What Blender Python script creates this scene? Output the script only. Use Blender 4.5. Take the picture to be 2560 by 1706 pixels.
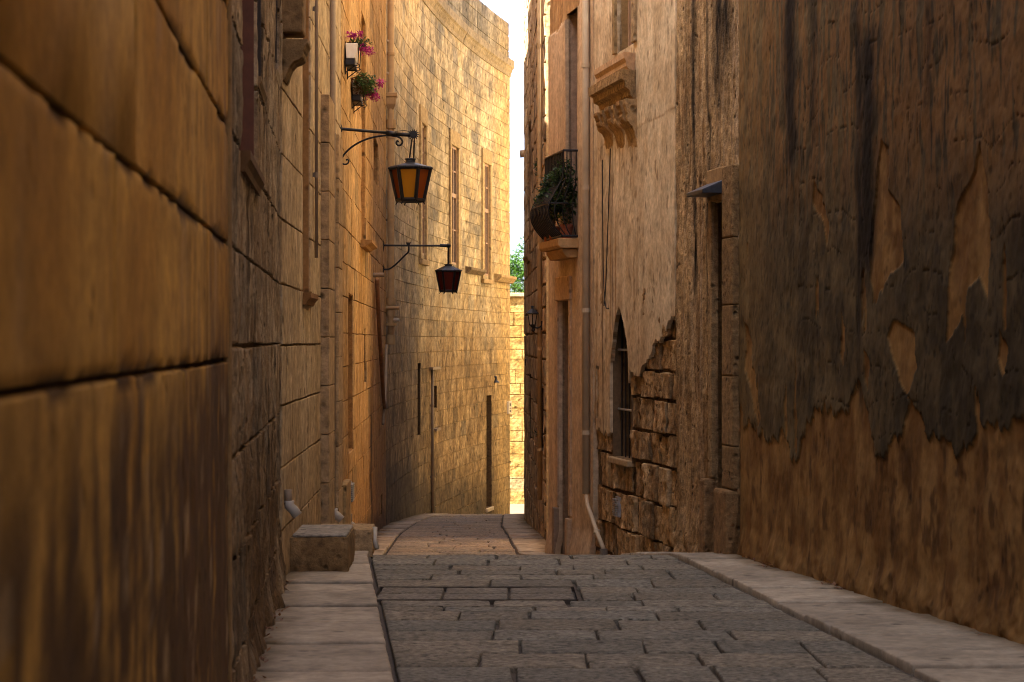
import bpy, math, random
import numpy as np
from mathutils import Vector, Matrix

# ------------------------------------------------------------------ camera, sky, sun, exposure
scene = bpy.context.scene
for o in list(bpy.data.objects):
    bpy.data.objects.remove(o)
C = scene.collection
EZ = 1.5                       # eye height
F = 2560 * 75.0 / 36.0         # focal length in photograph pixels
cam_d = bpy.data.cameras.new('camera'); cam_d.lens = 75; cam_d.sensor_width = 36
cam_d.clip_start = 0.1; cam_d.clip_end = 2000
cam = bpy.data.objects.new('camera', cam_d); C.objects.link(cam)
cam.location = (0, 0, EZ); cam.rotation_euler = (math.radians(90), 0, 0)
cam_d.dof.use_dof = True; cam_d.dof.focus_distance = 24.0; cam_d.dof.aperture_fstop = 6.0
scene.camera = cam

SUN_DIR = Vector((-0.80, -0.30, 1.10)).normalized()      # towards the sun
SUN_EL = math.asin(SUN_DIR.z); SUN_AZ = math.atan2(SUN_DIR.x, SUN_DIR.y)
world = bpy.data.worlds.new('World'); scene.world = world; world.use_nodes = True
wn = world.node_tree.nodes; wl = world.node_tree.links
sky = wn.new('ShaderNodeTexSky'); sky.sky_type = 'NISHITA'; sky.sun_disc = False
sky.sun_elevation = SUN_EL; sky.sun_rotation = SUN_AZ
sky.air_density = 0.35; sky.dust_density = 3.0; sky.ozone_density = 0.0; sky.altitude = 0
wl.new(sky.outputs[0], wn['Background'].inputs[0]); wn['Background'].inputs[1].default_value = 0.125
sun_d = bpy.data.lights.new('sun', 'SUN'); sun_d.energy = 5.0; sun_d.angle = math.radians(0.5); sun_d.color = (1.0, 0.93, 0.80)
sun = bpy.data.objects.new('sun', sun_d); C.objects.link(sun)
sun.rotation_euler = SUN_DIR.to_track_quat('Z', 'Y').to_euler(); sun.location = (-30, -10, 40)
vs = scene.view_settings
vs.view_transform = 'Standard'; vs.look = 'None'; vs.gamma = 1.0; vs.exposure = 3.0; vs.use_curve_mapping = False
scene.render.engine = 'CYCLES'
scene.cycles.use_denoising = True
scene.cycles.max_bounces = 10; scene.cycles.diffuse_bounces = 7
scene.cycles.use_adaptive_sampling = False; scene.cycles.filter_width = 1.0

rng = random.Random(7)

# ------------------------------------------------------------------ noise
def _h(ix, iy, seed):
    n = (ix.astype(np.int64) * 374761393 + iy.astype(np.int64) * 668265263 + seed * 1442695041) & 0x7fffffff
    n = ((n ^ (n >> 13)) * 1274126177) & 0x7fffffff
    n = ((n ^ (n >> 16)) * 668265263) & 0x7fffffff
    return ((n ^ (n >> 15)) & 0xffffff) / float(0xffffff)
def vn(x, y, seed=0):
    x = np.asarray(x, float); y = np.asarray(y, float)
    ix = np.floor(x); iy = np.floor(y); fx = x - ix; fy = y - iy
    fx = fx * fx * (3 - 2 * fx); fy = fy * fy * (3 - 2 * fy)
    a = _h(ix, iy, seed); b = _h(ix + 1, iy, seed); c = _h(ix, iy + 1, seed); d = _h(ix + 1, iy + 1, seed)
    return (a * (1 - fx) + b * fx) * (1 - fy) + (c * (1 - fx) + d * fx) * fy
def fbm(x, y, seed=0, o=4):
    t = 0; amp = 0.5; tot = 0
    for i in range(o):
        t = t + amp * vn(np.asarray(x) * 2 ** i, np.asarray(y) * 2 ** i, seed + i * 17); tot += amp; amp *= 0.5
    return t / tot
def sst(a, b, x):
    t = np.clip((x - a) / (b - a), 0, 1); return t * t * (3 - 2 * t)
def mix(a, b, t):
    a = np.asarray(a, float); b = np.asarray(b, float); t = np.asarray(t)[..., None]
    return a * (1 - t) + b * t

# ------------------------------------------------------------------ materials
def new_mat(name):
    m = bpy.data.materials.new(name); m.use_nodes = True
    nt = m.node_tree; return m, nt, nt.nodes['Principled BSDF']
def N(nt, typ, **kw):
    n = nt.nodes.new(typ)
    for k, v in kw.items():
        if k in n.inputs: n.inputs[k].default_value = v
        else: setattr(n, k, v)
    return n
def stone_mat(name, grain=30.0, lo=0.72, hi=1.18, bump=0.5, pits=14.0, pit_amt=0.5, dist=0.02, rough=0.92):
    """albedo from the piece's own colour attribute, broken up by grain, mottling and pits"""
    m, nt, b = new_mat(name); L = nt.links.new
    at = N(nt, 'ShaderNodeAttribute', attribute_name='Col'); geo = N(nt, 'ShaderNodeNewGeometry')
    n1 = N(nt, 'ShaderNodeTexNoise', Scale=grain, Detail=6.0, Roughness=0.65); L(geo.outputs['Position'], n1.inputs['Vector'])
    n2 = N(nt, 'ShaderNodeTexNoise', Scale=4.0, Detail=5.0, Roughness=0.65); L(geo.outputs['Position'], n2.inputs['Vector'])
    r1 = N(nt, 'ShaderNodeMapRange'); r1.inputs[1].default_value = 0.3; r1.inputs[2].default_value = 0.7; r1.inputs[3].default_value = lo; r1.inputs[4].default_value = hi
    L(n1.outputs[0], r1.inputs[0])
    r2 = N(nt, 'ShaderNodeMapRange'); r2.inputs[1].default_value = 0.3; r2.inputs[2].default_value = 0.7; r2.inputs[3].default_value = 0.78; r2.inputs[4].default_value = 1.16
    L(n2.outputs[0], r2.inputs[0])
    vo = N(nt, 'ShaderNodeTexVoronoi', Scale=pits); L(geo.outputs['Position'], vo.inputs['Vector'])
    n3 = N(nt, 'ShaderNodeTexNoise', Scale=pits * 0.35, Detail=2.0); L(geo.outputs['Position'], n3.inputs['Vector'])
    pr = N(nt, 'ShaderNodeMapRange'); pr.inputs[1].default_value = 0.12; pr.inputs[2].default_value = 0.3; pr.inputs[3].default_value = 1.0; pr.inputs[4].default_value = 0.0
    L(vo.outputs['Distance'], pr.inputs[0])
    pg = N(nt, 'ShaderNodeMapRange'); pg.inputs[1].default_value = 0.5; pg.inputs[2].default_value = 0.62; L(n3.outputs[0], pg.inputs[0])
    pm = N(nt, 'ShaderNodeMath', operation='MULTIPLY'); L(pr.outputs[0], pm.inputs[0]); L(pg.outputs[0], pm.inputs[1])
    pk = N(nt, 'ShaderNodeMath', operation='MULTIPLY'); L(pm.outputs[0], pk.inputs[0]); pk.inputs[1].default_value = -pit_amt
    pa = N(nt, 'ShaderNodeMath', operation='ADD'); L(pk.outputs[0], pa.inputs[0]); pa.inputs[1].default_value = 1.0
    mm = N(nt, 'ShaderNodeMath', operation='MULTIPLY'); L(r1.outputs[0], mm.inputs[0]); L(r2.outputs[0], mm.inputs[1])
    m2 = N(nt, 'ShaderNodeMath', operation='MULTIPLY'); L(mm.outputs[0], m2.inputs[0]); L(pa.outputs[0], m2.inputs[1])
    vm = N(nt, 'ShaderNodeVectorMath', operation='SCALE'); L(at.outputs['Color'], vm.inputs[0]); L(m2.outputs[0], vm.inputs['Scale'])
    L(vm.outputs[0], b.inputs['Base Color'])
    h = N(nt, 'ShaderNodeMath', operation='SUBTRACT'); L(n1.outputs[0], h.inputs[0]); L(pm.outputs[0], h.inputs[1])
    bp = N(nt, 'ShaderNodeBump', Strength=bump, Distance=dist); L(h.outputs[0], bp.inputs['Height']); L(bp.outputs[0], b.inputs['Normal'])
    b.inputs['Roughness'].default_value = rough; b.inputs['Specular IOR Level'].default_value = 0.2
    return m
def plain(name, col, rough=0.6, metal=0.0, var=0.25, scale=20.0, bump=0.15, spec=0.4, dist=0.005):
    m, nt, b = new_mat(name); L = nt.links.new
    tc = N(nt, 'ShaderNodeTexCoord'); n1 = N(nt, 'ShaderNodeTexNoise', Scale=scale, Detail=5.0, Roughness=0.6); L(tc.outputs['Object'], n1.inputs['Vector'])
    r = N(nt, 'ShaderNodeMapRange'); r.inputs[1].default_value = 0.3; r.inputs[2].default_value = 0.7; r.inputs[3].default_value = 1 - var; r.inputs[4].default_value = 1 + var
    L(n1.outputs[0], r.inputs[0])
    vm = N(nt, 'ShaderNodeVectorMath', operation='SCALE'); vm.inputs[0].default_value = col; L(r.outputs[0], vm.inputs['Scale']); L(vm.outputs[0], b.inputs['Base Color'])
    bp = N(nt, 'ShaderNodeBump', Strength=bump, Distance=dist); L(n1.outputs[0], bp.inputs['Height']); L(bp.outputs[0], b.inputs['Normal'])
    b.inputs['Roughness'].default_value = rough; b.inputs['Metallic'].default_value = metal; b.inputs['Specular IOR Level'].default_value = spec
    return m
def leaf_mat(name, c1, c2, trans=0.35):
    m, nt, b = new_mat(name); L = nt.links.new
    at = N(nt, 'ShaderNodeAttribute', attribute_name='Col'); mx = N(nt, 'ShaderNodeMix', data_type='RGBA')
    mx.inputs[6].default_value = (*c1, 1); mx.inputs[7].default_value = (*c2, 1); L(at.outputs['Fac'], mx.inputs[0])
    L(mx.outputs[2], b.inputs['Base Color']); b.inputs['Roughness'].default_value = 0.5
    tr = N(nt, 'ShaderNodeBsdfTranslucent'); L(mx.outputs[2], tr.inputs['Color'])
    ms = N(nt, 'ShaderNodeMixShader'); ms.inputs[0].default_value = trans
    L(b.outputs[0], ms.inputs[1]); L(tr.outputs[0], ms.inputs[2]); L(ms.outputs[0], nt.nodes['Material Output'].inputs['Surface'])
    return m
def tinted_glass(name, col, tr=0.6):
    m, nt, b = new_mat(name); L = nt.links.new
    tc = N(nt, 'ShaderNodeTexCoord'); n1 = N(nt, 'ShaderNodeTexNoise', Scale=60.0, Detail=3.0); L(tc.outputs['Object'], n1.inputs['Vector'])
    bp = N(nt, 'ShaderNodeBump', Strength=0.4, Distance=0.004); L(n1.outputs[0], bp.inputs['Height']); L(bp.outputs[0], b.inputs['Normal'])
    b.inputs['Base Color'].default_value = (*col, 1); b.inputs['Roughness'].default_value = 0.25
    t = N(nt, 'ShaderNodeBsdfTranslucent', Color=(*col, 1)); tp = N(nt, 'ShaderNodeBsdfTransparent', Color=(*col, 1))
    a = N(nt, 'ShaderNodeMixShader'); a.inputs[0].default_value = 0.5; L(t.outputs[0], a.inputs[1]); L(tp.outputs[0], a.inputs[2])
    ms = N(nt, 'ShaderNodeMixShader'); ms.inputs[0].default_value = tr
    L(b.outputs[0], ms.inputs[1]); L(a.outputs[0], ms.inputs[2]); L(ms.outputs[0], nt.nodes['Material Output'].inputs['Surface'])
    return m

M = {}
M['stone'] = stone_mat('limestone', grain=13, lo=0.55, hi=1.3, bump=0.6, pits=7, pit_amt=0.7, dist=0.03)
M['stone_far'] = stone_mat('pitted_limestone', grain=8, lo=0.5, hi=1.35, bump=0.6, pits=4.2, pit_amt=0.75, dist=0.05)
M['smooth'] = stone_mat('limestone_smooth', grain=18, lo=0.74, hi=1.18, bump=0.35, pits=9, pit_amt=0.5, dist=0.015)
M['plaster'] = stone_mat('lime_plaster', grain=16, lo=0.8, hi=1.14, bump=0.3, pits=6, pit_amt=0.4, dist=0.012)
M['render'] = stone_mat('flaking_render', grain=11, lo=0.82, hi=1.14, bump=0.25, pits=9, pit_amt=0.45, dist=0.010)
M['rough'] = stone_mat('eroded_limestone', grain=15, lo=0.5, hi=1.35, bump=0.8, pits=12, pit_amt=0.7, dist=0.04)
M['sett'] = stone_mat('hammered_paving', grain=24, lo=0.25, hi=1.85, bump=0.9, pits=20, pit_amt=0.5, dist=0.02, rough=0.72)
M['slab'] = stone_mat('pavement_limestone', grain=14, lo=0.72, hi=1.2, bump=0.35, pits=6, pit_amt=0.6, dist=0.012, rough=0.7)
M['iron'] = plain('black_wrought_iron', (0.012, 0.012, 0.014), rough=0.45, metal=0.3, spec=0.5)
M['zinc'] = plain('dark_zinc', (0.05, 0.055, 0.065), rough=0.45, metal=0.6)
M['steel'] = plain('galvanised_steel', (0.38, 0.38, 0.37), rough=0.4, metal=0.7)
M['pvc'] = plain('white_pvc', (0.46, 0.42, 0.35), rough=0.4, var=0.06)
M['creampipe'] = plain('cream_painted_pipe', (0.43, 0.29, 0.135), rough=0.6, var=0.18, scale=6)
M['greypipe'] = plain('grey_painted_pipe', (0.46, 0.36, 0.235), rough=0.55, var=0.1, scale=5)
M['rustpipe'] = plain('rusty_brown_pipe', (0.24, 0.11, 0.04), rough=0.7, var=0.35, scale=9)
M['brownpipe'] = plain('brown_grey_pipe', (0.27, 0.20, 0.13), rough=0.6, var=0.15, scale=8)
M['darkpipe'] = plain('dark_weathered_pipe', (0.16, 0.13, 0.10), rough=0.6, var=0.2, scale=8)
M['box_white'] = plain('white_plastic_box', (0.74, 0.72, 0.66), rough=0.45, var=0.06)
M['wood_red'] = plain('red_brown_timber', (0.13, 0.045, 0.018), rough=0.6, var=0.3, scale=9)
M['wood_dark'] = plain('dark_timber', (0.03, 0.02, 0.013), rough=0.6, var=0.3, scale=9)
M['wood_tan'] = plain('tan_painted_timber', (0.36, 0.22, 0.13), rough=0.55, var=0.15, scale=9)
M['white'] = plain('white_paint', (0.78, 0.77, 0.74), rough=0.5, var=0.05)
M['glass'] = plain('window_glass', (0.10, 0.10, 0.10), rough=0.08, var=0.1, bump=0.02, spec=0.8)
M['darkglass'] = plain('dim_interior_glass', (0.015, 0.014, 0.013), rough=0.12, var=0.1, bump=0.02, spec=0.6)
M['door_grey'] = plain('grey_weathered_door', (0.10, 0.085, 0.065), rough=0.7, var=0.3, scale=4)
M['terracotta'] = plain('terracotta', (0.30, 0.09, 0.04), rough=0.75, var=0.2)
M['soil'] = plain('potting_soil', (0.03, 0.02, 0.012), rough=1.0)
M['amber'] = tinted_glass('amber_glass', (0.92, 0.55, 0.045), 0.7)
M['orange'] = tinted_glass('orange_glass', (0.42, 0.10, 0.012), 0.55)
M['redglass'] = tinted_glass('red_glass', (0.20, 0.018, 0.006), 0.5)
M['clear'] = tinted_glass('frosted_lamp_glass', (0.75, 0.70, 0.60), 0.6)
M['bulb'] = plain('white_bulb', (0.8, 0.78, 0.72), rough=0.3, var=0.02)
M['leaf'] = leaf_mat('dark_leaf', (0.012, 0.035, 0.010), (0.06, 0.11, 0.03))
M['leaf_pot'] = leaf_mat('glossy_leaf', (.015, .05, .012), (.10, .19, .05))
M['leaf_dry'] = leaf_mat('russet_leaf', (0.10, 0.03, 0.012), (0.22, 0.10, 0.03))
M['leaf_sun'] = leaf_mat('bright_leaf', (0.018, 0.065, 0.004), (0.06, 0.135, 0.010), 0.4)
M['petal'] = leaf_mat('magenta_petal', (0.40, 0.012, 0.22), (0.68, 0.05, 0.40), 0.35)
M['bark'] = plain('grey_brown_bark', (0.12, 0.085, 0.06), rough=0.9, var=0.3, scale=12, bump=0.6, dist=0.02)
M['earth'] = plain('dry_earth', (0.11, 0.08, 0.05), rough=1.0, var=0.2, scale=1.0)
M['mortar'] = plain('paving_bedding', (0.075, 0.060, 0.046), rough=1.0, var=0.3, scale=15)
M['cable'] = plain('black_cable', (0.015, 0.013, 0.012), rough=0.6)
M['tile'] = plain('painted_tile', (0.70, 0.66, 0.58), rough=0.3, var=0.05)
M['ink'] = plain('dark_lettering', (0.05, 0.045, 0.05), rough=0.5)

# ------------------------------------------------------------------ object helpers
def tag(o, label=None, cat=None, group=None, kind=None):
    if label: o['label'] = label
    if cat: o['category'] = cat
    if group: o['group'] = group
    if kind: o['kind'] = kind
    return o
def link(o, parent=None):
    C.objects.link(o)
    if parent is not None:
        o.parent = parent; o.matrix_parent_inverse = parent_world(parent).inverted()
    return o
def parent_world(p):
    m = p.matrix_basis.copy()
    if p.parent is not None: m = parent_world(p.parent) @ p.matrix_parent_inverse @ m
    return m
def thing(name, loc, label, cat, group=None):
    o = bpy.data.objects.new(name, None); o.empty_display_size = 0.2; o.location = loc
    C.objects.link(o); return tag(o, label, cat, group)
def mesh_np(name, V, Q, col=None, smooth=True):
    V = np.ascontiguousarray(V, dtype=np.float32); Q = np.ascontiguousarray(Q, dtype=np.int32)
    me = bpy.data.meshes.new(name)
    me.vertices.add(len(V)); me.vertices.foreach_set('co', V.ravel())
    me.loops.add(Q.size); me.loops.foreach_set('vertex_index', Q.ravel())
    me.polygons.add(len(Q)); me.polygons.foreach_set('loop_start', np.arange(0, Q.size, 4, dtype=np.int32))
    me.update(calc_edges=True)
    if smooth: me.polygons.foreach_set('use_smooth', np.ones(len(Q), dtype=bool))
    if col is not None:
        a = me.attributes.new('Col', 'FLOAT_COLOR', 'POINT')
        rgba = np.ones((len(V), 4), dtype=np.float32); rgba[:, :3] = col; a.data.foreach_set('color', rgba.ravel())
    return me
def obj_np(name, V, Q, mat, parent=None, col=None, smooth=True, origin=None):
    if origin is None: origin = V.mean(axis=0)
    origin = np.asarray(origin, float)
    me = mesh_np(name, V - origin, Q, col, smooth); me.materials.append(mat)
    o = bpy.data.objects.new(name, me); o.location = origin.tolist()
    return link(o, parent)

class MB:
    """collects shapes, builds ONE mesh object"""
    def __init__(s): s.v = []; s.f = []; s.c = []
    def add(s, v, f):
        n = len(s.v); s.v += [tuple(p) for p in v]; s.f += [tuple(i + n for i in q) for q in f]; return s
    def hexa(s, p):          # 8 corners: bottom ring, top ring
        return s.add(p, [(3, 2, 1, 0), (4, 5, 6, 7), (0, 1, 5, 4), (1, 2, 6, 5), (2, 3, 7, 6), (3, 0, 4, 7)])
    def box(s, c, d, rz=0.0):
        x, y, z = c; a, b, h = d[0] / 2, d[1] / 2, d[2] / 2; cs, sn = math.cos(rz), math.sin(rz)
        P = []
        for zz in (-h, h):
            for (px, py) in ((-a, -b), (a, -b), (a, b), (-a, b)):
                P.append((x + px * cs - py * sn, y + px * sn + py * cs, z + zz))
        return s.hexa(P)
    def tube(s, pts, r, n=8, cap=True):
        pts = [Vector(p) for p in pts]; R = r if isinstance(r, (list, tuple)) else [r] * len(pts)
        rings = []; prev = None
        for i, p in enumerate(pts):
            t = (pts[min(i + 1, len(pts) - 1)] - pts[max(i - 1, 0)]).normalized()
            if prev is None: u = t.orthogonal().normalized()
            else:
                u = prev - t * prev.dot(t)
                u = u.normalized() if u.length > 1e-6 else t.orthogonal().normalized()
            prev = u; w = t.cross(u)
            rings.append([p + (u * math.cos(2 * math.pi * k / n) + w * math.sin(2 * math.pi * k / n)) * R[i] for k in range(n)])
        v = [q for rg in rings for q in rg]; f = []
        for i in range(len(rings) - 1):
            for k in range(n): f.append((i * n + k, i * n + (k + 1) % n, (i + 1) * n + (k + 1) % n, (i + 1) * n + k))
        if cap: f.append(tuple(range(n - 1, -1, -1))); f.append(tuple((len(rings) - 1) * n + k for k in range(n)))
        return s.add(v, f)
    def lathe(s, c, prof, n=16, rot=0.0, sx=1.0, sy=1.0):
        v = []; f = []
        for (r, z) in prof:
            for k in range(n):
                a = rot + 2 * math.pi * k / n; v.append((c[0] + r * sx * math.cos(a), c[1] + r * sy * math.sin(a), c[2] + z))
        m = len(prof)
        for i in range(m - 1):
            for k in range(n): f.append((i * n + k, i * n + (k + 1) % n, (i + 1) * n + (k + 1) % n, (i + 1) * n + k))
        f.append(tuple(range(n - 1, -1, -1))); f.append(tuple((m - 1) * n + k for k in range(n)))
        return s.add(v, f)
    def wbox(s, plan, s0, s1, z0, z1, d0, d1, n=1):     # a box lying on a wall plan
        for i in range(n):
            a = s0 + (s1 - s0) * i / n; b = s0 + (s1 - s0) * (i + 1) / n
            P = plan.pos(np.array([a, b, b, a, a, b, b, a]), np.array([z0] * 4 + [z1] * 4), np.array([d0, d0, d1, d1] * 2))
            s.hexa(P.tolist())
        return s
    def sweep(s, plan, s0, s1, prof, n=1, ret=0.0):    # moulding: profile of (d, z) swept along a wall; ret = how far each profile point's end steps out (mitred returns)
        k = len(prof); v = []; f = []
        for i in range(n + 1):
            a = s0 + (s1 - s0) * i / n
            S = np.full(k, a); Z = np.array([p[1] for p in prof]); D = np.array([p[0] for p in prof])
            if ret:
                if i == 0: S = S - D * ret
                if i == n: S = S + D * ret
            v += plan.pos(S, Z, D).tolist()
        for i in range(n):
            for j in range(k): f.append((i * k + j, i * k + (j + 1) % k, (i + 1) * k + (j + 1) % k, (i + 1) * k + j))
        f.append(tuple(range(k - 1, -1, -1))); f.append(tuple(n * k + j for j in range(k)))
        return s.add(v, f)
    def build(s, name, mat, parent=None, smooth=False, bevel=0.0, col=None, origin=None):
        V = np.array(s.v, float)
        if origin is None: origin = V.mean(axis=0)
        origin = np.asarray(origin, float); V = V - origin
        me = bpy.data.meshes.new(name); me.from_pydata(V.tolist(), [], s.f); me.update()
        if smooth: me.polygons.foreach_set('use_smooth', np.ones(len(me.polygons), dtype=bool))
        if col is not None:
            a = me.attributes.new('Col', 'FLOAT_COLOR', 'POINT'); cc = np.ones((len(V), 4), dtype=np.float32); cc[:, :3] = col
            a.data.foreach_set('color', cc.ravel())
        me.materials.append(mat)
        o = bpy.data.objects.new(name, me); o.location = origin.tolist()
        if bevel:
            b = o.modifiers.new('bevel', 'BEVEL'); b.width = bevel; b.segments = 2; b.limit_method = 'ANGLE'
        return link(o, parent)

# ------------------------------------------------------------------ wall plans
class Plan:
    def __init__(s, pts, side):                # side +1: the street lies to the right of the run, -1: to its left
        P = np.array(pts, float); s.P = P
        s.S = np.concatenate([[0], np.cumsum(np.hypot(*np.diff(P, axis=0).T))])
        T = np.diff(P, axis=0); T = T / np.hypot(T[:, 0], T[:, 1])[:, None]
        Nn = np.stack([T[:, 1], -T[:, 0]], 1) * side
        s.N = np.vstack([Nn[:1], (Nn[:-1] + Nn[1:]) / 2, Nn[-1:]]); s.side = side
        ss = np.linspace(0, s.S[-1], 4000); Y = np.interp(ss, s.S, P[:, 1]); X = np.interp(ss, s.S, P[:, 0])
        ok = Y > 0.5; px = 1280 + X[ok] / Y[ok] * F; o = np.argsort(px); s._px = px[o]; s._ps = ss[ok][o]
    def pos(s, S, Z, D):
        S = np.asarray(S, float); X = np.interp(S, s.S, s.P[:, 0]); Y = np.interp(S, s.S, s.P[:, 1])
        nx = np.interp(S, s.S, s.N[:, 0]); ny = np.interp(S, s.S, s.N[:, 1]); l = np.hypot(nx, ny)
        return np.stack([X + nx / l * D, Y + ny / l * D, np.broadcast_to(Z, X.shape)], -1)
    def sY(s, Y): return float(np.interp(Y, s.P[:, 1], s.S))
    def Y(s, S): return np.interp(S, s.S, s.P[:, 1])
    def sx(s, px): return float(np.interp(px, s._px, s._ps))
    def zy(s, S, py): return EZ + (853 - py) / F * float(s.Y(S))
    def rect(s, x0, y0, x1, y1):               # photograph rectangle -> (s0, s1, z0, z1) on this wall
        a, b = sorted((s.sx(x0), s.sx(x1))); m = (a + b) / 2
        return a, b, s.zy(m, y1), s.zy(m, y0)
    def img(s, S, Z):                          # where a wall point falls in the photograph
        p = s.pos(S, Z, 0 * np.asarray(S, float)); Y = np.maximum(p[..., 1], 0.3)
        return 1280 + p[..., 0] / Y * F, 853 - (p[..., 2] - EZ) / Y * F

def grid_patch(plan, S, Z, dfn, colfn, keep=None, skirt=0.0, ripple=None):
    SS, ZZ = np.meshgrid(S, Z, indexing='ij'); n, m = SS.shape
    D = dfn(SS, ZZ); V = plan.pos(SS.ravel(), ZZ.ravel(), D.ravel()); col = colfn(SS, ZZ).reshape(-1, 3)
    i = np.arange(n * m).reshape(n, m)
    Q = np.stack([i[:-1, :-1], i[1:, :-1], i[1:, 1:], i[:-1, 1:]], -1).reshape(-1, 4)
    if plan.side < 0: Q = Q[:, ::-1]
    if keep is not None:
        cs = (SS[:-1, :-1] + SS[1:, 1:]) / 2; cz = (ZZ[:-1, :-1] + ZZ[1:, 1:]) / 2
        Q = Q[keep(cs, cz).ravel()]
    if skirt and len(Q):
        E = np.concatenate([Q[:, [0, 1]], Q[:, [1, 2]], Q[:, [2, 3]], Q[:, [3, 0]]])
        Es = np.sort(E, 1); key = Es[:, 0].astype(np.int64) * (n * m) + Es[:, 1]
        u, inv, cnt = np.unique(key, return_inverse=True, return_counts=True)
        B = E[cnt[inv] == 1]
        bv = np.unique(B); mp = -np.ones(n * m, dtype=np.int64); mp[bv] = np.arange(len(bv))
        base = len(V); Vb = V[bv]; Sf = SS.ravel()[bv]; Zf = ZZ.ravel()[bv]; Df = D.ravel()[bv]
        Vd = plan.pos(Sf, Zf, Df - skirt)
        V = np.vstack([V, Vb, Vd]); col = np.vstack([col, col[bv], col[bv]])
        a = mp[B[:, 0]] + base; b = mp[B[:, 1]] + base; k = len(bv)
        Q = np.vstack([Q, np.stack([b, a, a + k, b + k], 1)])
    used = np.unique(Q); mp = np.zeros(len(V), dtype=np.int64); mp[used] = np.arange(len(used))
    return V[used], mp[Q], col[used]

def subtract(r, holes):
    out = [r]
    for h in holes:
        nxt = []
        for (a, b, c, d) in out:
            if h[0] >= b or h[1] <= a or h[2] >= d or h[3] <= c: nxt.append((a, b, c, d)); continue
            if h[0] > a: nxt.append((a, h[0], c, d))
            if h[1] < b: nxt.append((h[1], b, c, d))
            a2, b2 = max(a, h[0]), min(b, h[1])
            if h[2] > c: nxt.append((a2, b2, c, h[2]))
            if h[3] < d: nxt.append((a2, b2, h[3], d))
        out = nxt
    return [q for q in out if q[1] - q[0] > 0.04 and q[3] - q[2] > 0.04]

def block(plan, r, dfn, colfn, res, gap, cham, proud, tint, seed, depth=0.05, chip=0.01):
    s0, s1, z0, z1 = r[0] + gap, r[1] - gap, r[2] + gap, r[3] - gap
    c = min(cham, (s1 - s0) / 4, (z1 - z0) / 4)
    ns = max(2, min(40, int((s1 - s0) / res))); nz = max(2, min(40, int((z1 - z0) / res)))
    def line(a, b, n):
        q = np.linspace(a + c, b - c, n + 1); w = min(c * .7, (q[1] - q[0]) * .4); return np.concatenate([[a], [q[0], q[0] + w], q[1:-1], [q[-1] - w, q[-1]], [b]])
    S = line(s0, s1, ns); Z = line(z0, z1, nz)
    SS, ZZ = np.meshgrid(S, Z, indexing='ij')
    es = np.minimum(SS - s0, s1 - SS); ez = np.minimum(ZZ - z0, z1 - ZZ); e = np.minimum(es, ez)
    nz_ = vn(SS * 9, ZZ * 9, seed)
    ring = e < 1e-6
    D = dfn(SS, ZZ) + proud - np.where(ring, c * 0.9 + chip * nz_, 0)
    # chipped outline
    cs, cz = (s0 + s1) / 2, (z0 + z1) / 2
    SS = np.where(ring, SS + (cs - SS) / ((s1 - s0) / 2) * chip * vn(SS * 7, ZZ * 7, seed + 3), SS)
    ZZ = np.where(ring, ZZ + (cz - ZZ) / ((z1 - z0) / 2) * chip * vn(SS * 7, ZZ * 7, seed + 5), ZZ)
    V = plan.pos(SS.ravel(), ZZ.ravel(), D.ravel()); col = colfn(SS, ZZ).reshape(-1, 3) * np.asarray(tint)
    n, m = SS.shape; i = np.arange(n * m).reshape(n, m)
    Q = np.stack([i[:-1, :-1], i[1:, :-1], i[1:, 1:], i[:-1, 1:]], -1).reshape(-1, 4)
    if plan.side < 0: Q = Q[:, ::-1]
    rim = np.concatenate([i[:, 0], i[-1, 1:], i[-2::-1, -1], i[0, -2:0:-1]])
    Vb = plan.pos(SS.ravel()[rim], ZZ.ravel()[rim], np.full(len(rim), -depth)); base = len(V); k = len(rim)
    j = np.arange(k); jn = (j + 1) % k
    Qs = np.stack([rim[j], base + j, base + jn, rim[jn]], 1)
    if plan.side < 0: Qs = Qs[:, ::-1]
    return np.vstack([V, Vb]), np.vstack([Q, Qs]), np.vstack([col, col[rim] * 0.8])

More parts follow.
